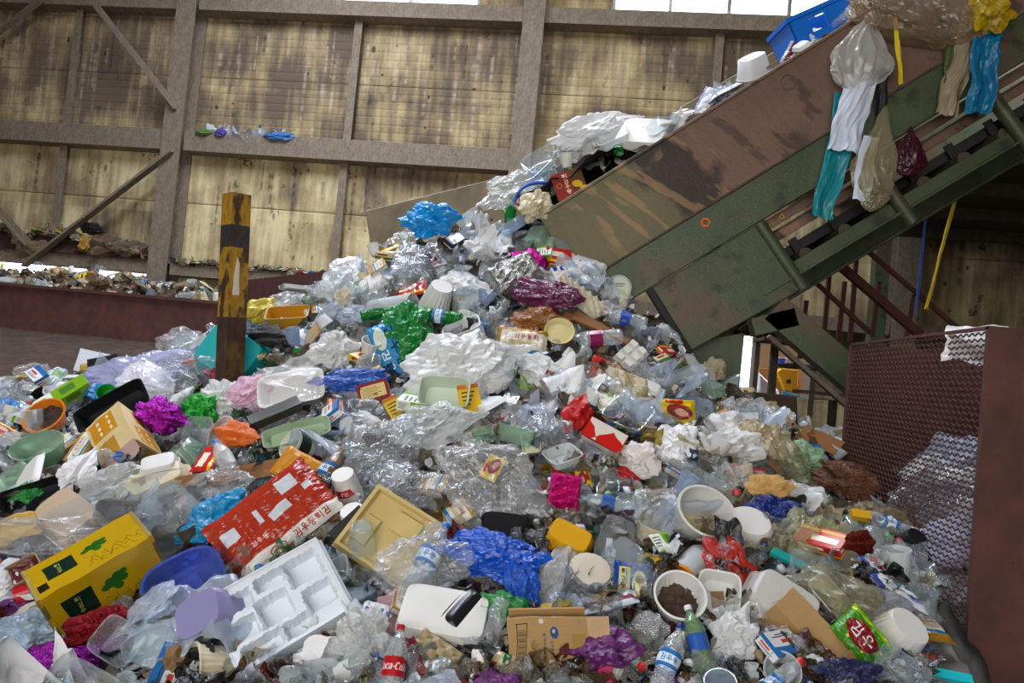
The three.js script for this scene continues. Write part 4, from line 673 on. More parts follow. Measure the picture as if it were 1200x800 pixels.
// ---- foreground, from the low end of the heap upwards
hero('box', 'oil_tin', 'yellow tin', 'shiny yellow square tin with dark green label lying on its side', 'tin', 128, 694, 122, 74, 64, 31, [-0.12, 0.86, 0.48], { mat: PR.tin(), crush: 0.02, lift: -0.15, parts: (g, L, H, W) => { const e = mesh('end_plate', boxShape(0.006, H * 0.94, W * 0.94, 0.1), foil(0xa8a49c, 0.35), g); e.position.set(-L / 2 - 0.002, H * 0.03, 0); const r = mesh('rim', boxShape(0.012, H * 1.01, W * 1.01, 0.02), foil(0xc8b060, 0.3), g); r.position.set(-L / 2 + 0.004, 0, 0); const r2 = mesh('rim', boxShape(0.012, H * 1.01, W * 1.01, 0.02), foil(0xc8b060, 0.3), g); r2.position.set(L / 2 - 0.004, 0, 0); } });
hero('pouch', 'food_pouch', 'red pouch', 'glossy red food pouch with white printed patches', 'pouch', 330, 622, 132, 16, 84, 38, [0.05, 0.55, 0.83], { mat: PR.redPouch(), variant: 2, lift: 2.6 });
const pockets = [[-0.30, -0.26, 0.13, 0.10], [0.0, -0.30, 0.12, 0.08], [0.28, -0.22, 0.14, 0.16], [-0.32, 0.05, 0.11, 0.11], [-0.05, 0.02, 0.13, 0.16], [0.30, 0.16, 0.12, 0.14], [-0.24, 0.32, 0.16, 0.09], [0.08, 0.33, 0.13, 0.09], [-0.44, -0.1, 0.03, 0.3]];
hero('formed', 'moulded_tray', 'moulded tray', 'large white moulded tray with many irregular compartments', 'tray', 338, 722, 138, 20, 104, 27, [0.02, 0.62, 0.78], { key: 'compartments', mat: hard(0xdfe5ec, 0.4), lift: 1.3, nx: 96, nz: 76, height: (x, z) => { let y = 0; for (const [a, b, c, d] of pockets) { const e = Math.max(Math.abs(x - a + 0.012 * noise2(z * 18, a)) / c, Math.abs(z - b + 0.012 * noise2(x * 18, b)) / d); y = Math.min(y, -0.9 * (1 - smooth(0.86, 1.06, e))); } const rim = Math.min(0.5 - Math.abs(x), 0.5 - Math.abs(z)); return y + (rim < 0.04 ? 0.08 : 0); } });
hero('vessel', 'ribbed_bowl', 'cream ribbed bowl', 'cream ribbed noodle bowl tipped over below the moulded tray', 'bowl', 258, 784, 62, 44, 62, 10, [-0.80, 0.15, 0.55], { mat: foamCream, ribs: 26, ribDepth: 0.02, base: 0.72, rim: 0.06, lift: -0.3 });
hero('vessel', 'lilac_tub', 'lilac tub', 'translucent lilac plastic tub beside the moulded tray', 'tub', 262, 728, 66, 44, 54, 30, [-0.3, 0.5, 0.8], { mat: film(0xb9b4e0, 0.47, 0.2, 0.0), power: 4, base: 0.85, flip: true, lift: 0.1 });
hero('vessel', 'blue_dish', 'blue dish', 'clear blue tinted dish lying beside the yellow tin', 'dish', 226, 690, 84, 26, 62, 25, [0.1, 0.5, 0.86], { mat: film(0x7f9bf0, 0.76, 0.06, 0.0), power: 3, base: 0.7, rim: 0.08, lift: 0.5, sticker: hard(0x1f3fb0) });
hero('vessel', 'clear_clamshell', 'clear clamshell', 'clear two part clamshell lying below the yellow tin', 'container', 152, 760, 56, 22, 42, -22, [0, 0.6, 0.8], { mat: clearSheet, power: 5, base: 0.86, rim: 0.07, lift: 0.6 });
hero('vessel', 'clear_clamshell', 'green clamshell', 'clear clamshell with pale green film in it beside brown paper', 'container', 186, 766, 54, 22, 42, 24, [0.1, 0.6, 0.8], { mat: clearSheet, power: 5, base: 0.86, rim: 0.07, fill: film(0x86c0a8, 0.42, 0.3, 0.012), fillAt: 0.3, lift: 0.6 });
hero('bag', 'crumpled_paper', 'brown paper', 'crumpled brown paper ball below the clear clamshells', 'paper', 212, 780, 44, 34, 38, 20, UPF, { mat: paper(0x8a6a44), variant: 4 });
hero('bag', 'foil_bag', 'red foil bag', 'glittering dark red foil bag in front of the yellow tin', 'bag', 122, 745, 66, 40, 46, 15, UPF, { mat: foil(0x8c1c22), variant: 5, lift: 0.5 });
hero('bag', 'foil_bag', 'purple foil bag', 'large glittering purple foil bag at the lower edge', 'bag', 92, 784, 142, 52, 70, 12, UPF, { mat: foil(0x8a1f8c), variant: 7, lift: 0.2 });
hero('bag', 'clear_bag', 'blue grey bag', 'bluish clear bag below the red capped bottle', 'bag', 36, 752, 92, 46, 60, 5, UPF, { mat: film(0xcfe0ee, 0.71, 0.12, 0.012), variant: 8, lift: 0.3 });
hero('bottle', 'drinks_bottle', 'red capped bottle', 'short clear bottle with red label and red cap by white board', 'bottle', 32, 704, 72, 20, 20, 195, [0.1, 0.7, 0.7], { mat: clearBottle, cap: hard(0xc01420), label: hard(0xb01820, 0.3), variant: 0, lift: 0.9 });
hero('box', 'white_board', 'white board', 'flat white card lying beside the yellow tin', 'card', 58, 722, 84, 3, 44, 18, [0, 0.75, 0.65], { mat: paper(0xd9d4ca), lift: 2 });
hero('vessel', 'paper_carton', 'small beige carton', 'small open beige carton above the red capped bottle', 'carton', 38, 676, 34, 14, 26, 30, [0.1, 0.6, 0.8], { mat: paper(0xb89c80), power: 8, base: 0.95, rim: 0.05, lift: 0.9, fill: hard(0x5c1c1c) });
hero('vessel', 'ribbed_tub', 'beige ribbed tub', 'upturned beige tub with ribbed side above the yellow tin', 'tub', 88, 618, 66, 30, 52, -32, [0.18, 0.62, 0.76], { mat: hard(0xc4ab92, 0.4), power: 5, base: 0.84, rim: 0.05, ribs: 30, ribDepth: 0.015, flip: true, lift: 0.4 });
hero('vessel', 'black_tray', 'long black tray', 'long black food tray lying above the beige ribbed tub', 'tray', 54, 590, 84, 14, 34, 17, [0, 0.6, 0.8], { mat: blackPlastic, power: 7, base: 0.88, rim: 0.03, lift: 0.8 });
hero('vessel', 'black_tray', 'black cupped tray', 'short black cupped tray by the cream foam tray', 'tray', 151, 607, 52, 18, 30, -4, [0, 0.4, 0.9], { mat: blackPlastic, power: 6, base: 0.85, rim: 0.05, ribs: 8, ribDepth: 0.05, lift: 0.5 });
hero('bag', 'blue_bag', 'cyan bag', 'bright cyan blue bag lying under the film above the red pouch', 'bag', 262, 614, 82, 46, 60, 30, UPF, { mat: film(0x18a4dc, 0.42, 0.2, 0.012), variant: 2, lift: 0.2 });
hero('bag', 'clear_bag', 'film over cyan', 'clear wrinkled bag lying over the cyan bag', 'bag', 262, 582, 72, 30, 46, 15, UPF, { mat: clearFilm, variant: 11, lift: 0.6 });
hero('vessel', 'green_tray', 'dark green tray', 'dark green tray behind the beige ribbed tub', 'tray', 58, 622, 40, 14, 22, 35, UPF, { mat: hard(0x0e4a34, 0.4), power: 5, lift: 0.4 });
hero('sheet', 'yellow_wrapper', 'tan wrapper', 'white and tan wrapper at the picture edge below the black tray', 'wrapper', 14, 628, 70, 10, 34, 20, UPF, { mat: paper(0xc09a50), variant: 3, lift: 1 });
hero('vessel', 'foam_tray', 'cream foam tray', 'cream foam tray lying beside the orange pouch and black tray', 'tray', 184, 576, 84, 16, 36, 22, [-0.1, 0.72, 0.68], { mat: foamCream, power: 5, base: 0.85, rim: 0.05, flip: true, lift: 0.5 });
hero('vessel', 'foam_tray', 'white foam tray', 'small white foam tray resting on the cream foam tray', 'tray', 192, 558, 42, 12, 26, 12, [0, 0.8, 0.6], { mat: foam, power: 5, base: 0.85, rim: 0.05, flip: true, lift: 1.2 });
hero('box', 'beige_carton', 'beige carton', 'large beige carton with an orange printed panel', 'carton', 166, 530, 78, 40, 46, -38, [-0.35, 0.55, 0.75], { mat: PR.orangeCarton(), lift: 0.2, flap: paper(0xb8978c) });
hero('bag', 'foil_bag', 'magenta foil bag', 'glittering magenta foil bag on top of the beige carton', 'bag', 196, 503, 60, 38, 40, -10, UPF, { mat: foil(0xb02ab0), variant: 9, lift: 0.6 });
hero('vessel', 'black_tray', 'black lattice tray', 'black compartment tray leaning beside the magenta foil bag', 'tray', 146, 492, 78, 16, 44, 32, [-0.1, 0.6, 0.8], { mat: blackPlastic, power: 7, base: 0.9, rim: 0.05, lift: 0.8 });
hero('vessel', 'orange_bowl', 'orange bowl', 'orange bowl filled with brown scraps', 'bowl', 67, 503, 44, 20, 44, 0, [-0.05, 0.65, 0.76], { mat: hard(0xd87a18, 0.35), base: 0.7, fill: M.soil, fillAt: 0.55, rim: 0.08, lift: 0.5 });
hero('box', 'green_carton', 'green carton', 'long white and green carton above the orange bowl', 'carton', 76, 478, 72, 12, 22, 38, [-0.1, 0.7, 0.7], { mat: PR.greenCarton(), lift: 0.8 });
hero('vessel', 'green_cup', 'green cap', 'small bright green cap standing above the black lattice tray', 'cap', 131, 470, 20, 14, 20, 0, [0.2, 0.5, 0.84], { mat: hard(0x18a030, 0.3), base: 0.95, lift: 0.8 });
hero('bag', 'green_bag', 'green bag', 'bright green plastic bag near the foot of the yellow post', 'bag', 237, 493, 46, 34, 38, 40, UPF, { mat: film(0x18b428, 0.30, 0.2, 0.012), variant: 3, lift: 0.5 });
hero('vessel', 'clear_tub', 'square clear tub', 'square clear tub below the bright green bag', 'tub', 246, 518, 34, 26, 30, 85, [-0.1, 0.5, 0.85], { mat: clearSheet, power: 6, base: 0.8, rim: 0.06, lift: 0.3 });
hero('bottle', 'drinks_bottle', 'white bottle', 'cloudy white bottle above the magenta foil bag', 'bottle', 215, 476, 50, 16, 16, 50, UPF, { mat: frosted, cap: hard(0x2a8a3a), label: hard(0xd8dcd8), variant: 1, lift: 0.8 });
hero('vessel', 'foam_bowl', 'oval foam bowl', 'white oval foam bowl propped beside the orange plastic', 'bowl', 260, 514, 24, 12, 46, -20, [0.3, 0.4, 0.87], { mat: foam, base: 0.8, lift: 0.5 });
hero('bag', 'orange_plastic', 'orange plastic', 'crumpled orange plastic piece beside the oval foam bowl', 'plastic', 281, 517, 52, 22, 30, -12, UPF, { mat: hard(0xe06a14, 0.35, 0.01), variant: 6, lift: 0.6 });
hero('bag', 'white_bag', 'white tissue bag', 'crumpled white bag below the foot of the yellow post', 'bag', 268, 478, 60, 36, 46, -30, UPF, { mat: milky, variant: 10, lift: 0.4 });
hero('bag', 'pink_bag', 'pink bag', 'pale pink bag beside the white tissue bag', 'bag', 302, 468, 54, 32, 40, 20, UPF, { mat: film(0xf0c8de, 0.30, 0.25, 0.012), variant: 12, lift: 0.4 });
hero('vessel', 'foam_tray', 'filmed foam tray', 'white foam tray with shiny stretched film on it', 'tray', 347, 470, 70, 16, 44, 10, [0, 0.65, 0.76], { mat: foam, power: 6, base: 0.8, rim: 0.08, lift: 0.7, lid: film(0xffffff, 0.90, 0.04, 0.012) });
hero('sheet', 'silver_film', 'silver film', 'shiny clear film spread above the filmed foam tray', 'film', 343, 447, 66, 16, 40, 20, UPF, { mat: film(0xffffff, 0.66, 0.05, 0.012), variant: 6, lift: 0.8 });
hero('stick', 'olive_bar', 'olive bar', 'dark olive moulded bar below the filmed foam tray', 'bar', 326, 494, 60, 12, 14, 24, UPF, { mat: hard(0x3c3a2c, 0.4), lift: 0.8 });
hero('vessel', 'long_tray', 'pale green tray', 'long pale green translucent tray below the olive bar', 'tray', 352, 514, 76, 12, 24, 14, [0, 0.55, 0.83], { mat: film(0xc8dcbc, 0.42, 0.2, 0.0), power: 6, base: 0.85, lift: 0.6 });
hero('vessel', 'turquoise_tub', 'turquoise tub', 'large turquoise tub behind the foot of the yellow post', 'tub', 278, 424, 84, 44, 66, -28, [0.05, 0.35, 0.93], { mat: hard(0x12a8a8, 0.4), power: 6, base: 0.78, rim: 0.05, flip: true, lift: -0.2, d: 4.95 });
hero('bag', 'blue_bag', 'blue bag strip', 'flat deep blue bag above the red and gold box', 'bag', 416, 456, 82, 20, 30, 5, UPF, { mat: film(0x0c52b4, 0.20, 0.2, 0.012), variant: 2, lift: 0.8 });
hero('box', 'gold_box', 'red and gold box', 'dark red box with a cream printed panel', 'box', 441, 466, 36, 8, 25, 16, [-0.05, 0.5, 0.86], { mat: PR.redGold(), lift: 1.2 });
hero('box', 'yellow_tag', 'yellow tag', 'yellow printed tag standing beside the red and gold box', 'tag', 462, 480, 18, 2, 30, 28, [0.2, 0.3, 0.93], { mat: PR.yellowTag(), lift: 3 });
hero('vessel', 'noodle_cup', 'black noodle cup', 'black and white printed cup lying above the orange pouch', 'cup', 364, 532, 36, 26, 34, 10, [-0.6, 0.5, 0.62], { mat: hard(0xd8d6c8, 0.5), base: 0.8, band: hard(0x1c241c), lift: 0.2 });
hero('pouch', 'orange_pouch', 'orange pouch', 'flat amber orange pouch above the red pouch', 'pouch', 352, 552, 54, 8, 38, -25, [0, 0.5, 0.86], { mat: hard(0xd08a14, 0.25, 0.004), variant: 4, lift: 1.2 });
hero('bottle', 'drinks_bottle', 'brown bottle', 'crushed brownish bottle standing between the orange pouch and paper cup', 'bottle', 388, 562, 74, 22, 22, 62, UPF, { mat: film(0xb89a78, 0.66, 0.1, 0.01), label: PR.waterLabel(), cap: hard(0x6a4a20), variant: 1, lift: 0.8 });
hero('vessel', 'paper_cup', 'paper cup', 'white paper cup with a red square standing upside down', 'cup', 410, 584, 34, 34, 34, 0, [-0.12, 0.86, 0.5], { mat: hard(0xd8d4cc, 0.5), base: 0.78, band: PR.cupRed(), flip: true, lift: 0.1 });
hero('vessel', 'paper_cup', null, 'white paper cup nested under the cup with a red square', 'cup', 414, 604, 36, 34, 36, 0, [-0.12, 0.86, 0.5], { mat: hard(0xd8d4cc, 0.5), base: 0.78, flip: true, lift: -0.75 });
hero('bag', 'clear_bag', 'big clear bag', 'big wrinkled clear bag above the gold tray', 'bag', 456, 545, 110, 56, 76, 25, UPF, { mat: clearFilm, variant: 13, lift: 0.5 });
hero('bag', 'clear_bag', 'bubbled clear bag', 'bubbled clear bag between the gold tray and the label bag', 'bag', 488, 586, 96, 40, 60, -15, UPF, { mat: clearFilm, variant: 1, lift: 0.5 });
hero('formed', 'gold_tray', 'gold tray', 'shallow champagne gold tray with stepped compartments', 'tray', 458, 634, 96, 12, 86, -28, [0.05, 0.55, 0.83], { key: 'gold', mat: hard(0xcdb577, 0.35), lift: 1.6, height: (x, z) => { const e = Math.max(Math.abs(x), Math.abs(z)); return (e < 0.42 ? -0.8 : 0) + (Math.abs(x - 0.12) < 0.18 && z > -0.35 && z < -0.05 ? 0.5 : 0) + (x < -0.16 && Math.abs(z - 0.1) < 0.2 && x > -0.36 ? 0.4 : 0); } });
hero('box', 'black_case', 'black case', 'flat black rounded case beside the gold tray', 'case', 416, 622, 46, 6, 30, 42, [-0.1, 0.5, 0.86], { mat: hard(0x141414, 0.5), lift: 1.4 });
hero('bag', 'clear_bag', 'bottle bag', 'clear bag draped over bottles above the white foam lid', 'bag', 498, 676, 110, 52, 80, 10, UPF, { mat: clearFilm, variant: 14, lift: 0.6 });
hero('bottle', 'drinks_bottle', 'looped bottle', 'clear bottle with blue label in the clear bag', 'bottle', 505, 664, 96, 26, 26, 60, UPF, { mat: clearBottle, label: PR.waterLabel(), cap: hard(0x2a7ac8), variant: 0, lift: 0.9 });
hero('vessel', 'foam_slab', 'white foam lid', 'thick white foam box lid lying flat', 'lid', 520, 733, 104, 18, 62, -8, [0.06, 0.8, 0.6], { mat: foam, power: 7, base: 0.94, rim: 0.01, flip: true, lift: 0.8 });
hero('bag', 'blue_bag', 'deep blue bag', 'large shiny deep blue plastic bag', 'bag', 582, 664, 112, 40, 56, -10, UPF, { mat: film(0x0d5ad0, 0.25, 0.15, 0.012), variant: 16, lift: 0.6 });
hero('bag', 'blue_bag', null, 'tail end of deep blue plastic hanging beside the shipping box', 'bag', 612, 694, 40, 24, 66, 10, [0, 0.4, 0.9], { mat: film(0x0d5ad0, 0.25, 0.15, 0.012), variant: 4, lift: 0.8 });
hero('sheet', 'amber_film', 'amber film', 'torn amber film between the gold tray and the black ribbed tray', 'film', 512, 638, 50, 10, 20, 15, UPF, { mat: film(0xb86a1c, 0.66, 0.15, 0.012), variant: 4, lift: 1 });
hero('sheet', 'maroon_film', 'maroon film', 'maroon film tucked beside the black ribbed tray', 'film', 542, 638, 50, 10, 22, -30, UPF, { mat: film(0x7a2024, 0.42, 0.2, 0.012), variant: 5, lift: 1 });
hero('vessel', 'black_tray', 'black ribbed tray', 'black ribbed tray above the deep blue bag', 'tray', 592, 630, 62, 20, 52, -6, [0, 0.55, 0.83], { mat: blackPlastic, power: 7, ribs: 20, base: 0.86, flip: true, lift: 0.2 });
hero('bag', 'clear_bag', 'label bag', 'clear stiff bag with a red and yellow label inside', 'bag', 578, 575, 122, 44, 86, -28, [0, 0.6, 0.8], { mat: film(0xf4f4f4, 0.88, 0.08, 0.012), variant: 15, lift: 0.7 });
hero('pouch', 'label_card', 'red yellow label', 'small red and yellow printed label seen through the clear bag', 'label', 578, 565, 30, 3, 20, 60, [0, 0.55, 0.83], { mat: PR.redYellow(), variant: 1, lift: 14 });
hero('pouch', 'magenta_packet', 'magenta packet', 'shiny magenta foil packet', 'packet', 661, 580, 42, 9, 36, 80, [0, 0.5, 0.86], { mat: foil(0xc8146e, 0.2), variant: 3, lift: 1.6 });
hero('sheet', 'gold_film', 'gold film', 'gold brown film behind the magenta packet', 'film', 652, 556, 36, 8, 18, 5, UPF, { mat: foil(0x8a6a1c), variant: 7, lift: 1 });
hero('vessel', 'yellow_tub', 'yellow tub', 'upturned yellow ribbed tub', 'tub', 664, 640, 54, 24, 32, -24, [0.1, 0.65, 0.75], { mat: hard(0xd8a010, 0.35), power: 6, ribs: 22, base: 0.85, flip: true, lift: 0.3 });
hero('vessel', 'clear_clamshell', 'stickered clamshell', 'clear clamshell with white stickers below the yellow tub', 'container', 712, 646, 62, 18, 36, 65, [0.1, 0.5, 0.86], { mat: clearSheet, power: 5, base: 0.85, rim: 0.06, lift: 0.9, sticker: paper(0xd8dce8) });
hero('vessel', 'ribbed_cover', 'ribbed white lid', 'round white lid with parallel ribs beside the noodle packet', 'lid', 690, 672, 40, 8, 50, 70, [0.1, 0.55, 0.83], { mat: hard(0xd8cfc0, 0.45), ribs: 18, base: 0.9, flip: true, lift: 1.4 });
hero('bag', 'white_bag', 'bottle shaped bag', 'milky bag shaped like a bottle beside the deep blue bag', 'bag', 654, 686, 90, 34, 44, 62, UPF, { mat: hazyFilm, variant: 6, lift: 0.6 });
hero('pouch', 'noodle_packet', 'noodle packet', 'blue packet with a bowl picture and cream lettered panel', 'packet', 739, 685, 44, 8, 47, -6, [0, 0.45, 0.89], { mat: PR.noodle(), variant: 5, lift: 1.6 });
hero('vessel', 'gold_can', 'gold cap', 'short gold cap lying above the noodle packet', 'cap', 762, 658, 18, 28, 18, 90, [0.92, -0.1, 0.35], { mat: foil(0xc0982c, 0.3), base: 0.96, lift: -0.5 });
hero('vessel', 'clear_jar', 'orange lid jar', 'cloudy jar lying with its orange lid towards us', 'jar', 808, 668, 38, 54, 38, 20, [-0.62, -0.22, 0.75], { mat: frosted, base: 0.96, lid: hard(0xe08a0c, 0.3), lift: -0.6 });
hero('vessel', 'ribbed_bowl', 'noodle bowl', 'white ribbed bowl with brown leftovers in it', 'bowl', 790, 716, 56, 34, 56, 0, [0.02, 0.72, 0.69], { mat: foam, ribs: 28, ribDepth: 0.02, base: 0.74, rim: 0.08, fill: M.soil, fillAt: 0.35, lift: 0.2 });
hero('vessel', 'foam_bowl', 'big foam bowl', 'big white foam bowl tipped towards us, stained yellow inside', 'bowl', 812, 616, 66, 40, 60, -20, [0.22, 0.62, 0.75], { mat: foam, base: 0.8, rim: 0.08, fill: hard(0xc8b48c, 0.6), fillAt: 0.18, lift: 0 });
hero('vessel', 'foam_tray', 'stained foam tray', 'white foam tray with brown food stains', 'tray', 840, 706, 56, 16, 46, 75, [-0.15, 0.55, 0.82], { mat: foam, power: 5, base: 0.78, rim: 0.06, lift: 0.8, sticker: hard(0x8a6a4c, 0.7) });
hero('vessel', 'frosted_tub', 'embossed tub', 'upturned frosted tub leaning on the brown carton', 'tub', 904, 722, 84, 32, 62, -32, [0.12, 0.68, 0.72], { mat: film(0xe8e6e0, 0.42, 0.25, 0.012), power: 6, base: 0.8, rim: 0.06, flip: true, lift: 0.5 });
hero('box', 'brown_carton', 'brown carton', 'long brown cardboard carton lying below the embossed tub', 'carton', 934, 748, 84, 36, 44, -48, [0.30, 0.7, 0.65], { mat: M.card, lift: -0.1, flap: M.card });
{ // shipping box facing us
  hero('box', 'shipping_box', 'shipping box', 'cardboard shipping box with barcode, blue logo and arrows', 'box', 640, 753, 88, 40, 62, 1, [0.0, 0.3, 0.95], { mat: PR.shipping(), lift: 0.3, crush: 0.05, parts: (g, L, H, W) => { const f = mesh('flap', boxShape(L * 0.30, 0.005, W * 1.0, 0), paper(0xc3a27a), g); f.position.set(L * 0.63, H * 0.98, 0); f.rotation.z = 0.12; const f2 = mesh('flap', boxShape(L * 0.98, 0.005, W * 0.25, 0), M.card, g); f2.position.set(0, H * 0.6, -W * 0.58); f2.rotation.x = 0.9; } });
}
hero('box', 'pink_card', 'pink card', 'bright pink card at the lower edge below the shipping box', 'card', 699, 792, 36, 4, 28, -8, [0, 0.6, 0.8], { mat: paper(0xd83c78), lift: 2 });
hero('bottle', 'cola_bottle', 'red labelled bottle', 'clear bottle with a red lettered label at the lower edge', 'bottle', 466, 786, 92, 28, 28, 84, [0, 0.6, 0.8], { mat: clearBottle, label: PR.colaLabel(), cap: hard(0xb81420), variant: 0, lift: 1.0 });
hero('sheet', 'red_film', 'red film', 'dark red film beside the red labelled bottle', 'film', 486, 776, 44, 8, 18, -55, UPF, { mat: film(0x8a1420, 0.25, 0.2, 0.012), variant: 2, lift: 1.4 });
hero('sheet', 'pink_film', 'pink film', 'pale pink film above the red labelled bottle', 'film', 460, 722, 50, 8, 28, -70, UPF, { mat: film(0xe8b8bc, 0.42, 0.2, 0.01), variant: 8, lift: 1.2 });
hero('bottle', 'drinks_bottle', 'dark capped bottle', 'clear bottle with a black cap beside the shipping box', 'bottle', 579, 744, 70, 26, 26, 250, [0, 0.6, 0.8], { mat: clearBottle, cap: hard(0x101010), variant: 1, lift: 0.9 });
hero('pouch', 'orange_packet', 'orange blue packet', 'orange and blue packet below the dark capped bottle', 'packet', 584, 788, 44, 7, 30, 70, [0, 0.5, 0.86], { mat: PR.stripeB(), variant: 6, lift: 1.4 });
hero('formed', 'egg_carton', 'egg carton', 'crushed beige egg carton beside the red labelled bottle', 'carton', 508, 774, 56, 12, 46, -28, [0, 0.55, 0.83], { key: 'egg', mat: paper(0xb4a483), lift: 1.2, nx: 40, nz: 32, height: (x, z) => -0.5 + 0.5 * Math.sin(x * 19) * Math.sin(z * 19) });
hero('vessel', 'ribbed_tray', 'clear ribbed tray', 'clear ribbed tray at the lower edge below the moulded tray', 'tray', 376, 794, 54, 18, 40, 2, [0, 0.55, 0.83], { mat: clearSheet, power: 6, ribs: 14, base: 0.86, flip: true, lift: 0.5 });
hero('bag', 'clear_bag', 'crinkled bag', 'crinkled clear bag between the moulded tray and the pink film', 'bag', 430, 752, 76, 36, 60, -40, UPF, { mat: hazyFilm, variant: 9, lift: 0.4 });
hero('bottle', 'drinks_bottle', 'blue capped bottle', 'clear water bottle with a dark blue cap', 'bottle', 780, 778, 86, 26, 26, 58, [0, 0.6, 0.8], { mat: clearBottle, cap: hard(0x1a2f8a), label: PR.waterLabel(), variant: 3, lift: 1.0 });
hero('bottle', 'drinks_bottle', 'green banded bottle', 'green tinted bottle with a blue band below the noodle bowl', 'bottle', 812, 758, 84, 28, 28, 100, [0, 0.6, 0.8], { mat: film(0xb8dcb0, 0.76, 0.06, 0.006), label: hard(0x2a5aa8), cap: hard(0xe8e8e8), variant: 0, lift: 0.9 });
hero('bag', 'white_bag', 'white bag', 'clear and white bag right below the stained foam tray', 'bag', 858, 752, 66, 34, 50, 50, UPF, { mat: milky, variant: 3, lift: 0.4 });
hero('pouch', 'snack_bag', 'green snack bag', 'green snack bag with a red oval and white lettering', 'packet', 996, 750, 62, 14, 46, -52, [0.1, 0.45, 0.89], { mat: PR.snackGreen(), variant: 7, lift: 2.0 });
hero('vessel', 'ribbed_bowl', 'ribbed noodle cup', 'white ribbed noodle cup lying upside down by the mesh cage', 'cup', 1040, 752, 62, 40, 58, -34, [0.35, 0.72, 0.6], { mat: foam, ribs: 24, ribDepth: 0.03, base: 0.75, rim: 0.06, flip: true, lift: 0.0 });
hero('vessel', 'white_tray', 'narrow white tray', 'narrow white ribbed tray beside the brown carton', 'tray', 963, 708, 52, 14, 28, -52, [0.1, 0.6, 0.8], { mat: hard(0xe4e8ec, 0.45), power: 6, ribs: 26, base: 0.85, rim: 0.07, lift: 1.0 });
hero('bag', 'clear_bag', 'smoky bag', 'smoky clear bag above the ribbed noodle cup', 'bag', 1030, 716, 70, 34, 46, -15, UPF, { mat: film(0xc8ccd8, 0.71, 0.12, 0.012), variant: 5, lift: 0.3 });
hero('vessel', 'clear_basket', 'edge tub', 'clear tub at the lower edge by the cage', 'tub', 1046, 796, 56, 26, 36, -30, UPF, { mat: clearSheet, power: 5, base: 0.86, lift: 0.3, parts: null });
hero('stick', 'cyan_strip', 'cyan strip', 'cyan plastic strip at the foot of the rusty cage', 'strip', 1108, 795, 50, 8, 10, -8, UPF, { mat: hard(0x18b8c4, 0.4), lift: 0.5, d: 2.25 });
hero('bag', 'violet_bag', 'dark violet bag', 'dark violet film bag at the lower edge below the brown carton', 'bag', 985, 796, 92, 26, 40, 0, UPF, { mat: film(0x3c3f70, 0.57, 0.12, 0.012), variant: 10, lift: 0.3 });
hero('vessel', 'grey_tray', 'beige slab tray', 'plain beige tray lying against the mesh cage', 'tray', 988, 648, 52, 8, 62, 20, [0.2, 0.5, 0.84], { mat: hard(0x9c9880, 0.5), power: 6, base: 0.9, flip: true, lift: 0.6 });
hero('bag', 'foil_bag', 'brown net', 'dark brown net bag by the mesh cage', 'bag', 985, 572, 66, 30, 46, -20, UPF, { mat: hard(0x5a3416, 0.35, 0.02), variant: 8, lift: 0.6 });
hero('bag', 'red_foil', 'rust foil', 'crumpled rusty red foil on the beige slab tray', 'foil', 998, 652, 32, 22, 28, 20, UPF, { mat: foil(0x7c2c1c), variant: 2, lift: 1.4 });
hero('stick', 'yellow_block', 'yellow block', 'small yellow block in front of the mesh cage', 'block', 1003, 612, 20, 8, 10, -6, UPF, { mat: hard(0xd09a14, 0.5), lift: 1.4 });
hero('bag', 'gold_paper', 'gold paper', 'crumpled gold paper above the dark blue bag', 'paper', 897, 581, 54, 20, 28, 0, UPF, { mat: paper(0xc49a5c), variant: 11, lift: 0.9 });
hero('bag', 'blue_bag', 'dark blue bag', 'dark blue shiny bag below the gold paper', 'bag', 906, 606, 62, 26, 36, -10, UPF, { mat: film(0x16308c, 0.42, 0.15, 0.012), variant: 13, lift: 0.6 });
hero('vessel', 'plate_stack', 'ribbed white dish', 'white dish with fine ribs lying below the gold paper', 'dish', 872, 624, 66, 22, 52, -15, [0.05, 0.68, 0.73], { mat: foam, ribs: 40, ribDepth: 0.02, base: 0.7, flip: true, lift: 0.3 });
hero('bag', 'green_bag', 'pale green bag', 'pale green clear bag in front of the mesh cage', 'bag', 940, 552, 66, 34, 50, -20, UPF, { mat: film(0xc0dcb8, 0.71, 0.12, 0.012), variant: 12, lift: 0.4 });
hero('vessel', 'clear_tube', 'ribbed clear tube', 'clear ribbed tube lying above the big foam bowl', 'container', 822, 566, 32, 74, 32, 60, [0.68, -0.45, 0.55], { mat: clearSheet, base: 0.85, ribs: 20, lift: -0.4 });
hero('bag', 'clear_bag', 'olive clear bag', 'large yellowish clear bag above the cyan edged tray', 'bag', 934, 640, 90, 36, 60, 25, UPF, { mat: film(0xdcdcb8, 0.76, 0.12, 0.012), variant: 14, lift: 0.4 });
hero('stick', 'teal_strip', 'teal strip', 'teal plastic strip lying on the olive clear bag', 'strip', 930, 668, 62, 6, 10, -25, UPF, { mat: hard(0x1c9a98, 0.4), lift: 2 });
hero('bag', 'white_tissue', 'white tissue', 'crumpled white tissue beside the red and white box', 'tissue', 748, 550, 50, 34, 42, -45, UPF, { mat: paper(0xdcd4d0), variant: 4, lift: 0.5 });
hero('bag', 'red_film', 'bright red film', 'bright red crumpled film standing up by the red white box', 'film', 674, 492, 44, 24, 32, 65, [0, 0.4, 0.92], { mat: film(0xd0140c, 0.20, 0.15, 0.012), variant: 9, lift: 0.8 });
hero('box', 'red_white_box', 'red white box', 'white box with bright red torn edges', 'box', 706, 520, 46, 14, 24, -28, [0, 0.5, 0.86], { mat: paper(0xe0d6cc), lift: 1.0, rim: hard(0xc81a10, 0.3) });
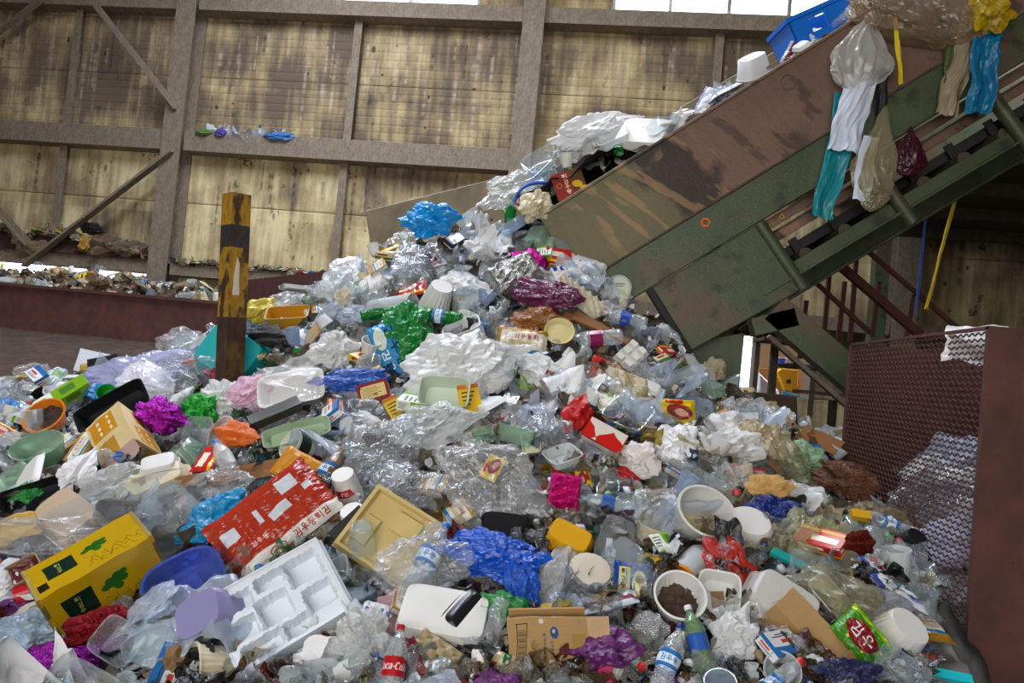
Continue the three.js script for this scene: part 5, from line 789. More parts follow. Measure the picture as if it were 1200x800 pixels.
hero('bag', 'red_film', null, 'scrap of red film beside the white tissue', 'film', 732, 562, 28, 10, 16, -20, UPF, { mat: hard(0xb01818, 0.3), variant: 6, lift: 1.2 });
hero('bag', 'white_bag', 'big milky bag', 'big milky carrier bag over a green and white tub', 'bag', 542, 450, 124, 60, 92, 20, UPF, { mat: milky, variant: 0, lift: 0.4 });
hero('vessel', 'mint_tub', 'mint tub', 'mint and white tub in the milky carrier bag', 'tub', 524, 478, 56, 24, 36, -4, [0, 0.5, 0.86], { mat: hard(0xcfdcc8, 0.4), power: 6, base: 0.85, lift: 0.9 });
hero('box', 'yellow_label', 'yellow label', 'bright yellow lettered label beside the mint tub', 'label', 549, 476, 24, 4, 34, 8, [0.1, 0.4, 0.91], { mat: PR.yellowTag(), lift: 6 });
hero('bag', 'clear_bag', 'hanging milky film', 'milky film trailing below the big milky carrier bag', 'bag', 510, 506, 96, 30, 56, 12, UPF, { mat: hazyFilm, variant: 12, lift: 0.4 });
hero('bag', 'green_bag', 'green balloon bag', 'green translucent rounded bag beside blue lettered film', 'bag', 478, 396, 60, 54, 56, 60, UPF, { mat: film(0x3cb860, 0.57, 0.15, 0.012), variant: 2, lift: 0.3 });
hero('bag', 'green_bag', 'lower green bag', 'green translucent bag below the green balloon bag', 'bag', 494, 424, 48, 44, 44, 10, UPF, { mat: film(0x1ca03c, 0.52, 0.15, 0.012), variant: 4, lift: 0.5 });
hero('pouch', 'blue_wrapper', 'blue lettered film', 'blue and white lettered wrapper hanging by the green bags', 'wrapper', 460, 416, 76, 8, 34, -62, [0, 0.4, 0.92], { mat: PR.blueLetters(), variant: 8, lift: 1.6 });
hero('bottle', 'drinks_bottle', 'green bottle', 'bright green bottle with a white label lying on the heap', 'bottle', 514, 385, 58, 18, 18, 172, UPF, { mat: greenBottle, label: PR.waterLabel(), cap: hard(0xe8e8e8), variant: 0, lift: 1.1 });
hero('bottle', 'drinks_bottle', 'second green bottle', 'green bottle end poking out by the white jug', 'bottle', 447, 378, 44, 14, 14, 10, UPF, { mat: greenBottle, cap: hard(0x1c8a30), variant: 1, lift: 1.1 });
hero('vessel', 'white_jug', 'white jug', 'cloudy white container lying above the green bottles', 'container', 460, 362, 30, 58, 28, 90, [0.9, 0.1, 0.4], { mat: frosted, base: 0.95, lift: -0.5 });
hero('vessel', 'ribbed_cup', 'ribbed cup', 'white ribbed cup tipped on its side near the heap top', 'cup', 508, 362, 36, 34, 36, 40, [0.35, 0.75, 0.55], { mat: foam, ribs: 20, base: 0.72, flip: true, lift: 0.0 });
hero('pouch', 'silver_pack', 'silver pack', 'big crumpled silver foil pack near the heap top', 'packet', 602, 332, 64, 26, 42, 25, [0, 0.5, 0.86], { mat: foil(0xb8b8b4, 0.25), variant: 9, lift: 0.6 });
hero('crescent', 'magenta_foil', 'magenta foil', 'curved magenta foil piece beside the silver pack', 'foil', 622, 312, 42, 16, 30, -40, [0, 0.4, 0.92], { mat: foil(0xb01c80, 0.25), variant: 2, lift: 0.6 });
hero('bag', 'blue_bag', 'sky blue bag', 'bright sky blue bag at the top of the heap', 'bag', 506, 268, 60, 38, 46, 10, UPF, { mat: film(0x14a0e8, 0.20, 0.2, 0.012), variant: 9, lift: 0.3 });
hero('bottle', 'drinks_bottle', 'upright green bottle', 'bright green bottle standing upright at the heap top', 'bottle', 598, 258, 46, 16, 16, 86, [0, 0.3, 0.95], { mat: greenBottle, cap: hard(0x1ca038), variant: 0, lift: 1.0 });
hero('pouch', 'gold_snack', 'gold snack bag', 'gold and white snack bag with a blue stripe', 'packet', 610, 412, 58, 14, 50, -8, [0.05, 0.45, 0.89], { mat: PR.goldSnack(), variant: 10, lift: 0.8 });
hero('bag', 'purple_film', 'plum film', 'plum coloured clear film below the silver pack', 'bag', 640, 356, 76, 28, 44, -10, UPF, { mat: film(0x9a4478, 0.66, 0.15, 0.012), variant: 5, lift: 0.5 });
hero('formed', 'egg_carton', 'beaded tray', 'cream knobbed tray leaning beside the plum film', 'tray', 676, 354, 66, 8, 24, -38, [0.1, 0.45, 0.89], { key: 'bead', mat: hard(0xd9d0bc, 0.5), lift: 1.6, nx: 48, nz: 20, height: (x, z) => -0.6 + 0.6 * Math.sin(x * 44) * Math.sin(z * 18) });
hero('bag', 'amber_film', 'amber bag', 'amber clear bag below the plum film', 'bag', 630, 384, 54, 22, 34, 0, UPF, { mat: film(0xd08a30, 0.66, 0.15, 0.012), variant: 3, lift: 0.6 });
hero('disc', 'pale_lid', 'pale lid', 'round pale lid under the amber bag', 'lid', 655, 394, 34, 4, 34, 0, [0, 0.5, 0.86], { mat: hard(0xd8c890, 0.4), lift: 2.2 });
hero('disc', 'printed_lid', 'printed lid', 'round printed lid resting against the green conveyor beam', 'lid', 725, 337, 28, 3, 28, 0, [0, 0.06, 1], { mat: hard(0xd0d8c8, 0.5), print: PR.lidPrint(), d: 4.88 });
hero('bottle', 'drinks_bottle', 'blue ring bottle', 'clear bottle with a blue ring label beside the conveyor plate', 'bottle', 730, 386, 52, 18, 18, 165, UPF, { mat: clearBottle, label: hard(0x1c4ab0), cap: hard(0xe0a0d0), variant: 1, lift: 1.0 });
hero('bottle', 'drinks_bottle', 'pink labelled bottle', 'clear ribbed bottle with pink label lying by the wood sticks', 'bottle', 694, 411, 66, 18, 18, 184, UPF, { mat: clearBottle, label: film(0xb02a70, 0.42, 0.2, 0.0), cap: hard(0xc02030), variant: 0, lift: 1.1 });
hero('formed', 'blister_tray', 'blister tray', 'white blister tray with square bumps', 'tray', 737, 424, 34, 8, 26, 40, [0, 0.5, 0.86], { key: 'blister', mat: foam, lift: 1.8, nx: 32, nz: 24, height: (x, z) => (Math.abs(((x * 3 + 9.5) % 1) - 0.5) < 0.34 && Math.abs(((z * 2 + 9) % 1) - 0.5) < 0.34 ? 0 : -0.7) });
hero('pouch', 'red_yellow_packet', 'red yellow packet', 'small yellow and red packet by the dark green plate', 'packet', 790, 486, 44, 8, 30, -4, [0, 0.5, 0.86], { mat: PR.redYellow(), variant: 11, lift: 1.4 });
hero('bag', 'yellow_bag', 'yellow bag', 'pale yellow bag beside the yellow basket', 'bag', 310, 376, 40, 26, 30, 20, UPF, { mat: film(0xe8d048, 0.20, 0.3, 0.012), variant: 2, lift: 0.6 });
hero('vessel', 'yellow_basket', 'yellow basket', 'yellow slatted fruit basket near the red steel plate', 'basket', 340, 382, 48, 16, 30, 4, [0, 0.85, 0.52], { mat: hard(0xc8901c, 0.45), power: 7, base: 0.9, steps: 4, rim: 0.03, lift: 0.2 });
hero('bag', 'black_bag', 'black bag', 'crumpled black bag below the yellow basket', 'bag', 318, 403, 50, 18, 28, -5, UPF, { mat: hard(0x141418, 0.25, 0.02), variant: 6, lift: 0.7 });
hero('bag', 'white_bag', 'stuffed white bag', 'stuffed white bag above the flat deep blue bag', 'bag', 394, 422, 50, 40, 42, 10, UPF, { mat: milky, variant: 3, lift: 0.4 });
hero('stick', 'wood_stick', 'wood stick', 'thin wooden stick lying above the pink labelled bottle', 'stick', 703, 394, 76, 4, 8, -32, UPF, { mat: M.wood, lift: 3 });
hero('stick', 'wood_stick', null, 'short wooden stick beside the printed lid', 'stick', 683, 388, 50, 4, 7, -24, UPF, { mat: M.wood, lift: 3 });
hero('sheet', 'long_card', 'brown strip', 'long flat brown strip lying above the red pouch', 'strip', 292, 560, 150, 6, 22, 9, UPF, { mat: M.wood, variant: 9, amp: 0.03, curl: 0.05, lift: 2 });
hero('sheet', 'clear_film', 'arched film', 'clear film arched over the yellow tin', 'film', 120, 646, 200, 30, 56, 10, [0, 0.75, 0.66], { mat: film(0xeaf0f6, 0.88, 0.08, 0.012), variant: 12, amp: 0.1, curl: -0.5, lift: 2.0 });
hero('bag', 'clear_film', 'violet sheen film', 'large sheet of clear violet film near the pit slope', 'film', 165, 446, 130, 24, 60, 12, UPF, { mat: film(0xdcdcf4, 0.66, 0.1, 0.012), variant: 13, lift: 0.6 });
hero('bag', 'clear_film', 'shiny clear film', 'shiny clear film above the bright green bag', 'film', 178, 462, 76, 22, 50, -25, UPF, { mat: film(0xffffff, 0.66, 0.06, 0.012), variant: 7, lift: 0.8 });
hero('bag', 'clear_bag', 'rounded clear bag', 'rounded clear bag beside the foot of the yellow post', 'bag', 226, 448, 60, 44, 46, 10, UPF, { mat: clearFilm, variant: 8, lift: 0.4 });
hero('box', 'white_shards', 'white corner card', 'folded white card standing up at the edge of the slope', 'card', 116, 428, 26, 4, 40, 80, [0.3, 0.2, 0.93], { mat: hard(0xdce2ec, 0.4), lift: 3 });
hero('box', 'black_card', 'black corner card', 'black card beside the folded white card on the slope', 'card', 126, 434, 32, 4, 20, 12, [0.1, 0.5, 0.86], { mat: hard(0x1c1a20), lift: 3 });
hero('box', 'blue_carton', 'blue corner carton', 'small blue and white carton at the edge of the slope', 'carton', 52, 452, 24, 12, 16, -30, UPF, { mat: PR.stripeC(), lift: 0.8 });
hero('vessel', 'white_cup', 'bubbled cup', 'wide green tinted cup below the orange bowl', 'cup', 60, 545, 56, 26, 40, 15, UPF, { mat: film(0xc4dcc8, 0.66, 0.12, 0.012), base: 0.75, lift: 0.5 });
hero('bag', 'white_bag', 'paper white bag', 'stiff white paper bag beside the long black tray', 'bag', 98, 562, 50, 24, 36, 70, UPF, { mat: paper(0xe2e0e2), variant: 6, lift: 0.7 });
hero('bag', 'clear_bag', 'soft clear bag', 'soft clear bag below the beige carton', 'bag', 134, 574, 64, 26, 44, 20, UPF, { mat: hazyFilm, variant: 5, lift: 0.6 });

// ---- things riding on the conveyor
const onBelt = 5.35;
hero('bag', 'white_bag', 'long white bag', 'long bulging white bag riding on the conveyor', 'bag', 694, 160, 112, 40, 50, 22, [-0.2, 0.9, 0.35], { mat: film(0xf6f6f6, 0.17, 0.35, 0.012), variant: 6, d: onBelt + 0.15 });
hero('vessel', 'foam_box', 'foam box', 'white foam box tilted on the conveyor behind the panel edge', 'box', 757, 180, 62, 30, 52, -12, [-0.25, 0.65, 0.72], { mat: foam, power: 7, base: 0.9, d: onBelt, flip: true });
hero('vessel', 'clear_clamshell', 'clear tray on belt', 'clear tray standing at the low end of the conveyor', 'container', 636, 196, 42, 14, 28, 30, [-0.3, 0.5, 0.8], { mat: clearSheet, power: 5, d: 5.5 });
hero('box', 'red_carton', 'red lettered carton', 'dark red carton with cream lettering on the conveyor', 'carton', 668, 220, 36, 10, 34, 18, [-0.15, 0.25, 0.95], { mat: PR.redBox(), d: 5.18 });
hero('box', 'green_case', 'dark green case', 'dark green flat case behind the red lettered carton', 'case', 653, 214, 26, 6, 30, 25, [-0.2, 0.2, 0.95], { mat: hard(0x4a5248, 0.5), d: 5.28 });
hero('pouch', 'blue_white_bag', 'blue dotted bag', 'white bag with blue and gold print upright on the conveyor', 'packet', 832, 124, 46, 10, 30, 62, [-0.2, 0.3, 0.93], { mat: PR.blueWhite(), d: onBelt - 0.1 });
hero('vessel', 'white_jug', 'white jug on belt', 'white jug lying on the conveyor above the dotted bag', 'jug', 884, 90, 40, 22, 28, 30, [-0.3, 0.8, 0.5], { mat: hard(0xeef0f2, 0.35), power: 3, base: 0.8, flip: true, d: onBelt });
hero('pouch', 'brown_white_bag', 'brown labelled bag', 'white packet with a brown label on the upper conveyor', 'packet', 932, 64, 34, 10, 24, 60, [-0.1, 0.3, 0.94], { mat: PR.stripeA(), d: onBelt - 0.15 });
hero('bag', 'white_bag', 'white bag by crate', 'white bag wedged under the blue crate', 'bag', 955, 50, 54, 20, 30, 25, UPF, { mat: film(0xf4f4f8, 0.20, 0.3, 0.012), variant: 4, d: onBelt - 0.1 });
hero('bag', 'white_bag', 'crinkled belt bag', 'crinkled clear bag trailing at the low end of the conveyor', 'bag', 600, 228, 80, 34, 50, 40, UPF, { mat: hazyFilm, variant: 9, d: 5.45 });
hero('bag', 'cream_bag', 'cream belt bag', 'cream bag beside the upright green bottle', 'bag', 628, 244, 46, 30, 34, 50, UPF, { mat: film(0xe8dcb8, 0.25, 0.3, 0.012), variant: 12, d: 5.1 });
{
  const t = thing('hose', 'bent blue and red hose at the low end of the conveyor', 'hose');
  const p = [[647, 214], [632, 214], [616, 218], [606, 228], [603, 238]].map(([u, v]) => at(u, v, 5.2)); const g1 = tubeGeo(p, 0.011); mesh('blue_length', g1, hard(0x1446b8, 0.4), t);
  mesh('red_length', tubeGeo([[603, 238], [612, 240], [624, 234]].map(([u, v]) => at(u, v, 5.2)), 0.011), hard(0xb02818, 0.4), t);
}
{ // blue crate
  const t = thing('blue_crate', 'bright blue plastic crate at the top of the conveyor', 'crate'), L = 0.82, H = 0.22, W = 0.36, blue = hard(0x1272d8, 0.35);
  const open = (x) => [-0.2, 0.22].some((c) => Math.abs(x - c) < 0.06);
  const cols = []; for (let x = -L / 2; x < L / 2 - 1e-6; x += 0.02) { const m = x + 0.01; if (open(m)) cols.push(boxGeo(x, x + 0.02, 0, 0.06, W / 2 - 0.012, W / 2), boxGeo(x, x + 0.02, 0.16, H, W / 2 - 0.012, W / 2)); else cols.push(boxGeo(x, x + 0.02, 0, H, W / 2 - 0.012, W / 2)); }
  mesh('front_side', merged(cols), blue, t); mesh('back_side', boxGeo(-L / 2, L / 2, 0, H, -W / 2, -W / 2 + 0.012), blue, t);
  mesh('end_side', boxGeo(-L / 2, -L / 2 + 0.012, 0, H, -W / 2, W / 2), blue, t); mesh('end_side', boxGeo(L / 2 - 0.012, L / 2, 0, H, -W / 2, W / 2), blue, t);
  mesh('bottom', boxGeo(-L / 2, L / 2, 0, 0.012, -W / 2, W / 2), blue, t);
  mesh('rim', merged([boxGeo(-L / 2 - 0.02, L / 2 + 0.02, H - 0.03, H, W / 2, W / 2 + 0.02), boxGeo(-L / 2 - 0.02, L / 2 + 0.02, 0.0, 0.02, W / 2, W / 2 + 0.02), boxGeo(-L / 2 - 0.02, -L / 2, H - 0.03, H, -W / 2, W / 2)]), blue, t);
  orient(t, 24, camVec([-0.40, 0.90, 0.04])); t.position.copy(at(984, 40, 5.35));
  heroes.push(['blue crate', 968, 24]);
}
// ---- litter hanging over the conveyor side
const hz = ZN + 0.1, hd = (u, v) => { const p = onZ(u, v, hz); return p; };
function hanging(kind, name, short, label, category, u, v, L, H, W, ang, mat, o = {}) {
  const p = onZ(u, v, hz + (o.out ?? 0)), k = toPixel(p)[2] / FOCAL, m = Make[kind](L * k, H * k, (W ?? L * 0.5) * k, { detail: 21, ...o, mat });
  m.name = numbered(name); m.position.copy(p); m.rotation.z = ang * DEG; scene.add(m); tag(m, label, category, o.group); heroes.push([short, u, v + H / 2]); return m;
}
hanging('drop', 'hanging_bag', 'hanging white bag', 'bunched white bag hooked on the conveyor edge', 'bag', 1024, 12, 58, 100, 36, -10, film(0xe8e6e0, 0.7, 0.16, 0.01), { variant: 1 });
hanging('hang', 'cloth_strip', 'white cloth strip', 'long white cloth strip hanging down the conveyor side', 'strip', 1011, 88, 34, 92, 24, -8, film(0xdfe6f4, 0.15, 0.5, 0.01), { variant: 2, taper: -0.1, wave: 0.5, out: 0.03 });
hanging('hang', 'cloth_strip', 'lower cloth strip', 'lower white cloth strip hanging beside the teal strip', 'strip', 1022, 160, 20, 76, 16, -6, film(0xdfe6f4, 0.15, 0.5, 0.01), { variant: 4, taper: 0.1, out: 0.02 });
hanging('hang', 'teal_strip', 'teal hanging strip', 'teal film strip hanging below the white cloth', 'strip', 995, 110, 24, 150, 18, -7, film(0x1c98a4, 0.25, 0.25, 0.012), { variant: 5, taper: -0.3, wave: 0.4, out: -0.03 });
hanging('drop', 'hanging_bag', 'hanging clear bag', 'clear dirty bag hanging beside the white cloth strips', 'bag', 1038, 122, 40, 128, 22, -4, film(0xcfc8a8, 0.76, 0.12, 0.012), { variant: 3 });
hanging('hang', 'yellow_strap', 'yellow strap', 'thin yellow strap looped over the conveyor side', 'strap', 1050, 20, 6, 80, 4, 8, hard(0xd8c018, 0.4), { variant: 1, wave: 1.2, out: 0.06 });
hanging('hang', 'black_film', 'black film strip', 'dark film strip hanging between the white bag and clear bag', 'strip', 1036, 76, 12, 60, 8, 0, hard(0x16161a, 0.4), { variant: 7, out: -0.02 });
hanging('drop', 'maroon_net', 'maroon net', 'maroon net bag hanging behind the clear bag', 'bag', 1068, 148, 34, 60, 18, 0, film(0x5a1c34, 0.52, 0.2, 0.012), { variant: 4, out: -0.04 });
hanging('bag', 'clear_bag', 'big hanging bag', 'big brownish clear bag draped over the top of the conveyor', 'bag', 1078, 22, 150, 70, 46, -8, film(0xd8c8b0, 0.8, 0.12, 0.01), { variant: 10 });
hanging('bag', 'yellow_bag', 'dirty yellow bag', 'dirty yellow bag on top of the conveyor', 'bag', 1154, 14, 50, 50, 30, -80, film(0xc0a010, 0.25, 0.25, 0.012), { variant: 8, out: 0.06 });
hanging('hang', 'beige_strip', 'beige hanging film', 'beige film strip hanging beside the blue strip', 'strip', 1136, 30, 28, 108, 20, -8, film(0xc0b090, 0.47, 0.25, 0.012), { variant: 9, taper: 0.2, wave: 0.6 });
hanging('hang', 'blue_strip', 'blue hanging strip', 'teal blue bag strip hanging by the beige film', 'strip', 1160, 34, 30, 102, 22, -4, film(0x0c78a8, 0.20, 0.3, 0.012), { variant: 11, taper: -0.1, wave: 0.6, out: 0.02 });
hanging('hang', 'green_film', 'olive hanging film', 'olive green film hanging behind the beige strip', 'strip', 1120, 52, 22, 48, 16, 0, film(0x5a6a3a, 0.25, 0.3, 0.012), { variant: 6, out: -0.03 });
hanging('hang', 'yellow_rope', 'yellow rope', 'thin yellow rope hanging in the dark below the conveyor', 'rope', 1120, 232, 4, 135, 4, -10, hard(0xc8a818, 0.5), { variant: 3, taper: 0, wave: 0.6, out: -1.5 });
hanging('hang', 'cable', 'blue cable', 'thin blue cable hanging in the dark below the conveyor', 'cable', 1087, 240, 3, 128, 3, -2, hard(0x1848a0, 0.5), { variant: 4, taper: 0, wave: 0.2, out: -1.5 });

hero('sheet', 'white_sheet', 'caged white sheet', 'white sheet pressed inside the upper corner of the mesh cage', 'sheet', 1142, 404, 46, 8, 62, 80, [-0.8, 0.2, 0.55], { mat: film(0xf0f0f0, 0.1, 0.4, 0.01), variant: 4, d: 2.85, lift: 0 });
hero('bag', 'white_bag', 'caged white bag', 'bluish white bag inside the mesh cage near its corner', 'bag', 1122, 636, 72, 40, 60, 20, [-0.6, 0.4, 0.7], { mat: film(0xdfe4ff, 0.15, 0.3, 0.012), variant: 7, d: 2.95, lift: 0 });
hero('bag', 'clear_bag', 'caged clear bag', 'pale bag low inside the mesh cage', 'bag', 1112, 716, 70, 50, 60, 60, [-0.6, 0.4, 0.7], { mat: film(0xe4e6ee, 0.3, 0.25, 0.012), variant: 9, d: 2.9, lift: 0 });

{ // bits on the girts of the back wall
  const depthAt = (u, v) => toPixel(onZ(u, v, WALL_Z + 0.34))[2];
  const bit = (kind, name, short, label, category, u, v, L, H, W, ang, mat, variant) => hero(kind, name, short, label, category, u, v, L, H, W, ang, [0, 0.85, 0.5], { mat, variant, d: depthAt(u, v), lift: 0 });
  bit('bag', 'blue_cloth', 'blue cloth', 'blue cloth lying on the middle girt', 'cloth', 328, 160, 36, 9, 12, -2, film(0x3f7ab8, 0.1, 0.4, 0.01), 2);
  bit('bag', 'purple_bag', 'purple bag', 'small purple bag on the middle girt beside the steel column', 'bag', 259, 156, 14, 11, 10, 0, hard(0x5a4a9a, 0.5), 4);
  bit('bag', 'green_scrap', 'green scrap', 'green leafy scrap on the middle girt beside the steel column', 'scrap', 240, 155, 22, 7, 10, 0, hard(0x5f7a40, 0.6), 6);
  bit('bag', 'black_bag', 'girt black bag', 'black bag on the litter of the lowest girt', 'bag', 108, 268, 30, 16, 14, -10, hard(0x1c1b1a, 0.5), 5);
  bit('bag', 'yellow_sack', 'ochre sack', 'ochre sack on the litter of the lowest girt', 'sack', 101, 287, 18, 20, 12, 60, hard(0xa8802c, 0.6), 3);
  bit('bag', 'brown_sack', 'brown sack', 'brown crumpled sack on the litter of the lowest girt', 'sack', 124, 290, 34, 24, 12, 20, hard(0x6a5640, 0.7), 8);
  bit('bag', 'brown_sack', 'wide brown sack', 'wide brown sack on the litter next to the steel column', 'sack', 152, 292, 40, 22, 12, 5, hard(0x6a5a48, 0.7), 11);
  bit('bag', 'tan_sack', 'tan sack', 'tan crumpled sack on the lowest girt by the braces', 'sack', 44, 292, 44, 20, 12, 5, hard(0x7a684c, 0.7), 12);
}

// ---------------------------------------------------------------- the many other things that make up the heap
const taken = new Set();
scene.traverse((o) => o.userData.label && taken.add(o.userData.label));
function whereLabel(desc, u, v) {
  const near = heroes.map(([s, a, b]) => [s, (a - u), (b - v), Math.hypot(a - u, b - v)]).sort((p, q) => p[3] - q[3]).slice(0, 9);
  const tries = [];
  for (let i = 0; i < 4; i++) for (let j = i + 1; j < near.length; j++) { const a = near[i], b = near[j]; if ((a[1] * b[1] + a[2] * b[2]) / (a[3] * b[3] + 1e-6) < 0.3) tries.push(`${desc} between the ${a[0]} and the ${b[0]}`); }
  for (const a of near.slice(0, 4)) tries.push(`${desc} ${Math.abs(a[2]) > Math.abs(a[1]) ? (a[2] > 0 ? 'just above' : 'just below') : 'beside'} the ${a[0]}`);
  for (const a of near) for (const b of near) if (a !== b) tries.push(`${desc} near the ${a[0]} and the ${b[0]}`);
  for (const t of tries) if (!taken.has(t) && t.split(' ').length <= 16) { taken.add(t); return t; }
  return null;
}
const words = { 0xffffff: 'white' };
const filmKinds = [[clearFilm, 'clear'], [clearFilm, 'crinkled clear'], [film(0xffffff, 0.88, 0.06, 0.012), 'shiny clear'], [hazyFilm, 'hazy'], [milky, 'milky white'], [film(0xdfe8f4, 0.66, 0.1, 0.012), 'bluish clear'], [film(0xf6f6f6, 0.17, 0.3, 0.012), 'white']];
const tanKinds = [[tanFilm, 'tan'], [film(0xd0ccb0, 0.76, 0.12, 0.012), 'dirty clear'], [film(0xb8a888, 0.66, 0.2, 0.012), 'brownish']];
const colourKinds = [[film(0x1e8ad0, 0.42, 0.2, 0.012), 'blue'], [film(0x2aa84a, 0.42, 0.2, 0.012), 'green'], [film(0xd8b838, 0.42, 0.25, 0.012), 'yellow'], [film(0xd04a6a, 0.47, 0.2, 0.012), 'pink'], [film(0x8a3a90, 0.52, 0.15, 0.012), 'purple'], [hard(0x1a1a1e, 0.3, 0.02), 'black'], [film(0xc02a20, 0.30, 0.2, 0.012), 'red'], [foil(0xb4b4b0), 'silver']];
const hardKinds = [[foam, 'white foam'], [foam, 'white'], [foamCream, 'cream'], [hard(0xd8d8d8, 0.4), 'pale grey'], [hard(0xcfc4b0, 0.45), 'beige'], [blackPlastic, 'black'], [blackPlastic, 'glossy black'], [hard(0x4a4438, 0.45), 'dark brown']];
const rigidClear = [[clearSheet, 'clear'], [clearSheet, 'transparent'], [frosted, 'frosted'], [film(0xcfe4d4, 0.76, 0.1, 0.0), 'greenish clear'], [film(0xd4e0ee, 0.76, 0.1, 0.0), 'bluish clear']];
const prints = [PR.stripeA(), PR.stripeB(), PR.stripeC(), PR.stripeD(), PR.goldSnack(), PR.greenCarton(), PR.blueWhite(), PR.redYellow()], printWords = ['silver maroon', 'tan green', 'white blue', 'red cream', 'gold', 'white green', 'blue dotted', 'yellow red'];
const sizes = [0.09, 0.115, 0.14, 0.17, 0.2, 0.23];
function bottleOf() { const r = rnd(), m = r < 0.7 ? [clearBottle, 'clear'] : r < 0.82 ? [greenBottle, 'green'] : r < 0.92 ? [frosted, 'cloudy'] : [film(0xb8d4e8, 0.81, 0.06, 0.01), 'pale blue']; const cap = pick([[hard(0xe8e8e8), 'white capped'], [hard(0x2060c0), 'blue capped'], [hard(0xc02020), 'red capped'], [hard(0x20a040), 'green capped'], [null, 'uncapped']]); return [Make.bottle(range(0.19, 0.29), 0.06, 0.06, { mat: m[0], cap: cap[0], label: rnd() < 0.5 ? pick([PR.waterLabel(), hard(0xd8dcd8, 0.4), hard(0x2a5aa8), hard(0xc0303a)]) : null, variant: Math.floor(rnd() * 4) }), `${cap[1]} ${m[1]} bottle`]; }
const kindTable = [
  [20, 'plastic_bag', 'bag', (warm) => { const m = pick(rnd() < warm ? tanKinds : filmKinds), s = range(0.17, 0.38); return [Make.bag(s, s * range(0.35, 0.6), s * range(0.6, 0.95), { mat: m[0], variant: Math.floor(rnd() * 17) }), `${m[1]} plastic bag`]; }],
  [17, 'film_wrap', 'film', (warm) => { const m = pick(rnd() < warm ? tanKinds : filmKinds), s = range(0.18, 0.40); return [Make.sheet(s, s * range(0.3, 0.55), s * range(0.5, 0.9), { mat: m[0], variant: Math.floor(rnd() * 14), amp: 0.22, curl: range(0.2, 0.6) > 0.4 ? 0.5 : 0.25 }), `${m[1]} crumpled film`]; }],
  [10, 'drinks_bottle', 'bottle', () => bottleOf()],
  [9, 'food_tray', 'tray', () => { const m = pick(hardKinds), w = pick(sizes) * 1.15, flip = rnd() < 0.5; return [Make.vessel(w, 0.025, w * pick([0.6, 0.75]), { mat: m[0], power: 6, base: 0.82, rim: 0.06, flip }), `${flip ? 'upturned ' : ''}${m[1]} tray`]; }],
  [11, 'plastic_tub', 'tub', () => { const m = pick(rigidClear), w = pick(sizes), flip = rnd() < 0.5; return [Make.vessel(w, w * pick([0.3, 0.45]), w * pick([0.7, 1]), { mat: m[0], power: 5, base: 0.84, rim: 0.06, flip, ribs: rnd() < 0.3 ? 12 : 0 }), `${flip ? 'upturned ' : ''}${m[1]} tub`]; }],
  [7, 'plastic_cup', 'cup', () => { const m = pick(rnd() < 0.5 ? rigidClear : hardKinds), w = pick([0.075, 0.085, 0.1, 0.115]); const ribs = rnd() < 0.4; return [Make.vessel(w, w * pick([0.7, 1.1]), w, { mat: m[0], base: 0.72, rim: 0.06, ribs: ribs ? 14 : 0, flip: rnd() < 0.3 }), `${ribs ? 'ribbed ' : ''}${m[1]} cup`]; }],
  [4, 'round_lid', 'lid', () => { const m = pick([...hardKinds, ...rigidClear, [hard(0x2a6ab8), 'blue'], [hard(0xc8302a), 'red'], [hard(0xd8a818), 'yellow']]), w = pick([0.06, 0.08, 0.11]); return [Make.disc(w, 0.01, w, { mat: m[0] }), `round ${m[1]} lid`]; }],
  [5, 'small_carton', 'carton', () => { const i = Math.floor(rnd() * prints.length), w = pick(sizes) * 0.9; return [Make.box(w, w * 0.25, w * pick([0.5, 0.7]), { mat: prints[i] }), `${printWords[i]} carton`]; }],
  [8, 'snack_wrapper', 'wrapper', () => { const i = Math.floor(rnd() * prints.length), w = pick(sizes) * 1.1; return [Make.pouch(w, w * 0.14, w * pick([0.6, 0.75]), { mat: prints[i], variant: Math.floor(rnd() * 12) }), `${printWords[i]} wrapper`]; }],
  [5, 'coloured_bag', 'bag', () => { const m = pick(colourKinds), s = range(0.10, 0.22); return [Make.bag(s, s * range(0.35, 0.6), s * range(0.6, 0.95), { mat: m[0], variant: Math.floor(rnd() * 17) }), `small ${m[1]} bag`]; }],
  [4, 'card_piece', 'card', () => { const m = pick([[M.card, 'brown'], [paper(0xcfc4ac), 'beige'], [paper(0xdcdcda), 'white'], [M.wood, 'wooden']]), w = pick(sizes); return [Make.box(w, 0.006, w * pick([0.3, 0.55]), { mat: m[0] }), `flat ${m[1]} card`]; }],
  [4, 'bottle_cap', 'cap', () => { const m = pick([[hard(0x2060c0), 'blue'], [hard(0xc02020), 'red'], [hard(0x20a040), 'green'], [hard(0xe8e8e8), 'white'], [hard(0xe0b020), 'yellow'], [hard(0xd060a0), 'pink']]); return [Make.vessel(0.036, 0.018, 0.036, { mat: m[0], base: 0.97, flip: rnd() < 0.6 }), `loose ${m[1]} cap`]; }],
];
const totalWeight = kindTable.reduce((s, k) => s + k[0], 0);
function anyKind() { let r = rnd() * totalWeight; for (const k of kindTable) { r -= k[0]; if (r <= 0) return k; } return kindTable[0]; }
const groupWords = { bag: 'plastic bags in the heap', film: 'crumpled film in the heap', bottle: 'bottles in the heap', tray: 'trays in the heap', tub: 'tubs in the heap', cup: 'cups in the heap', lid: 'lids in the heap', carton: 'cartons in the heap', wrapper: 'wrappers in the heap', card: 'card pieces in the heap', cap: 'bottle caps in the heap' };
const placed = [];
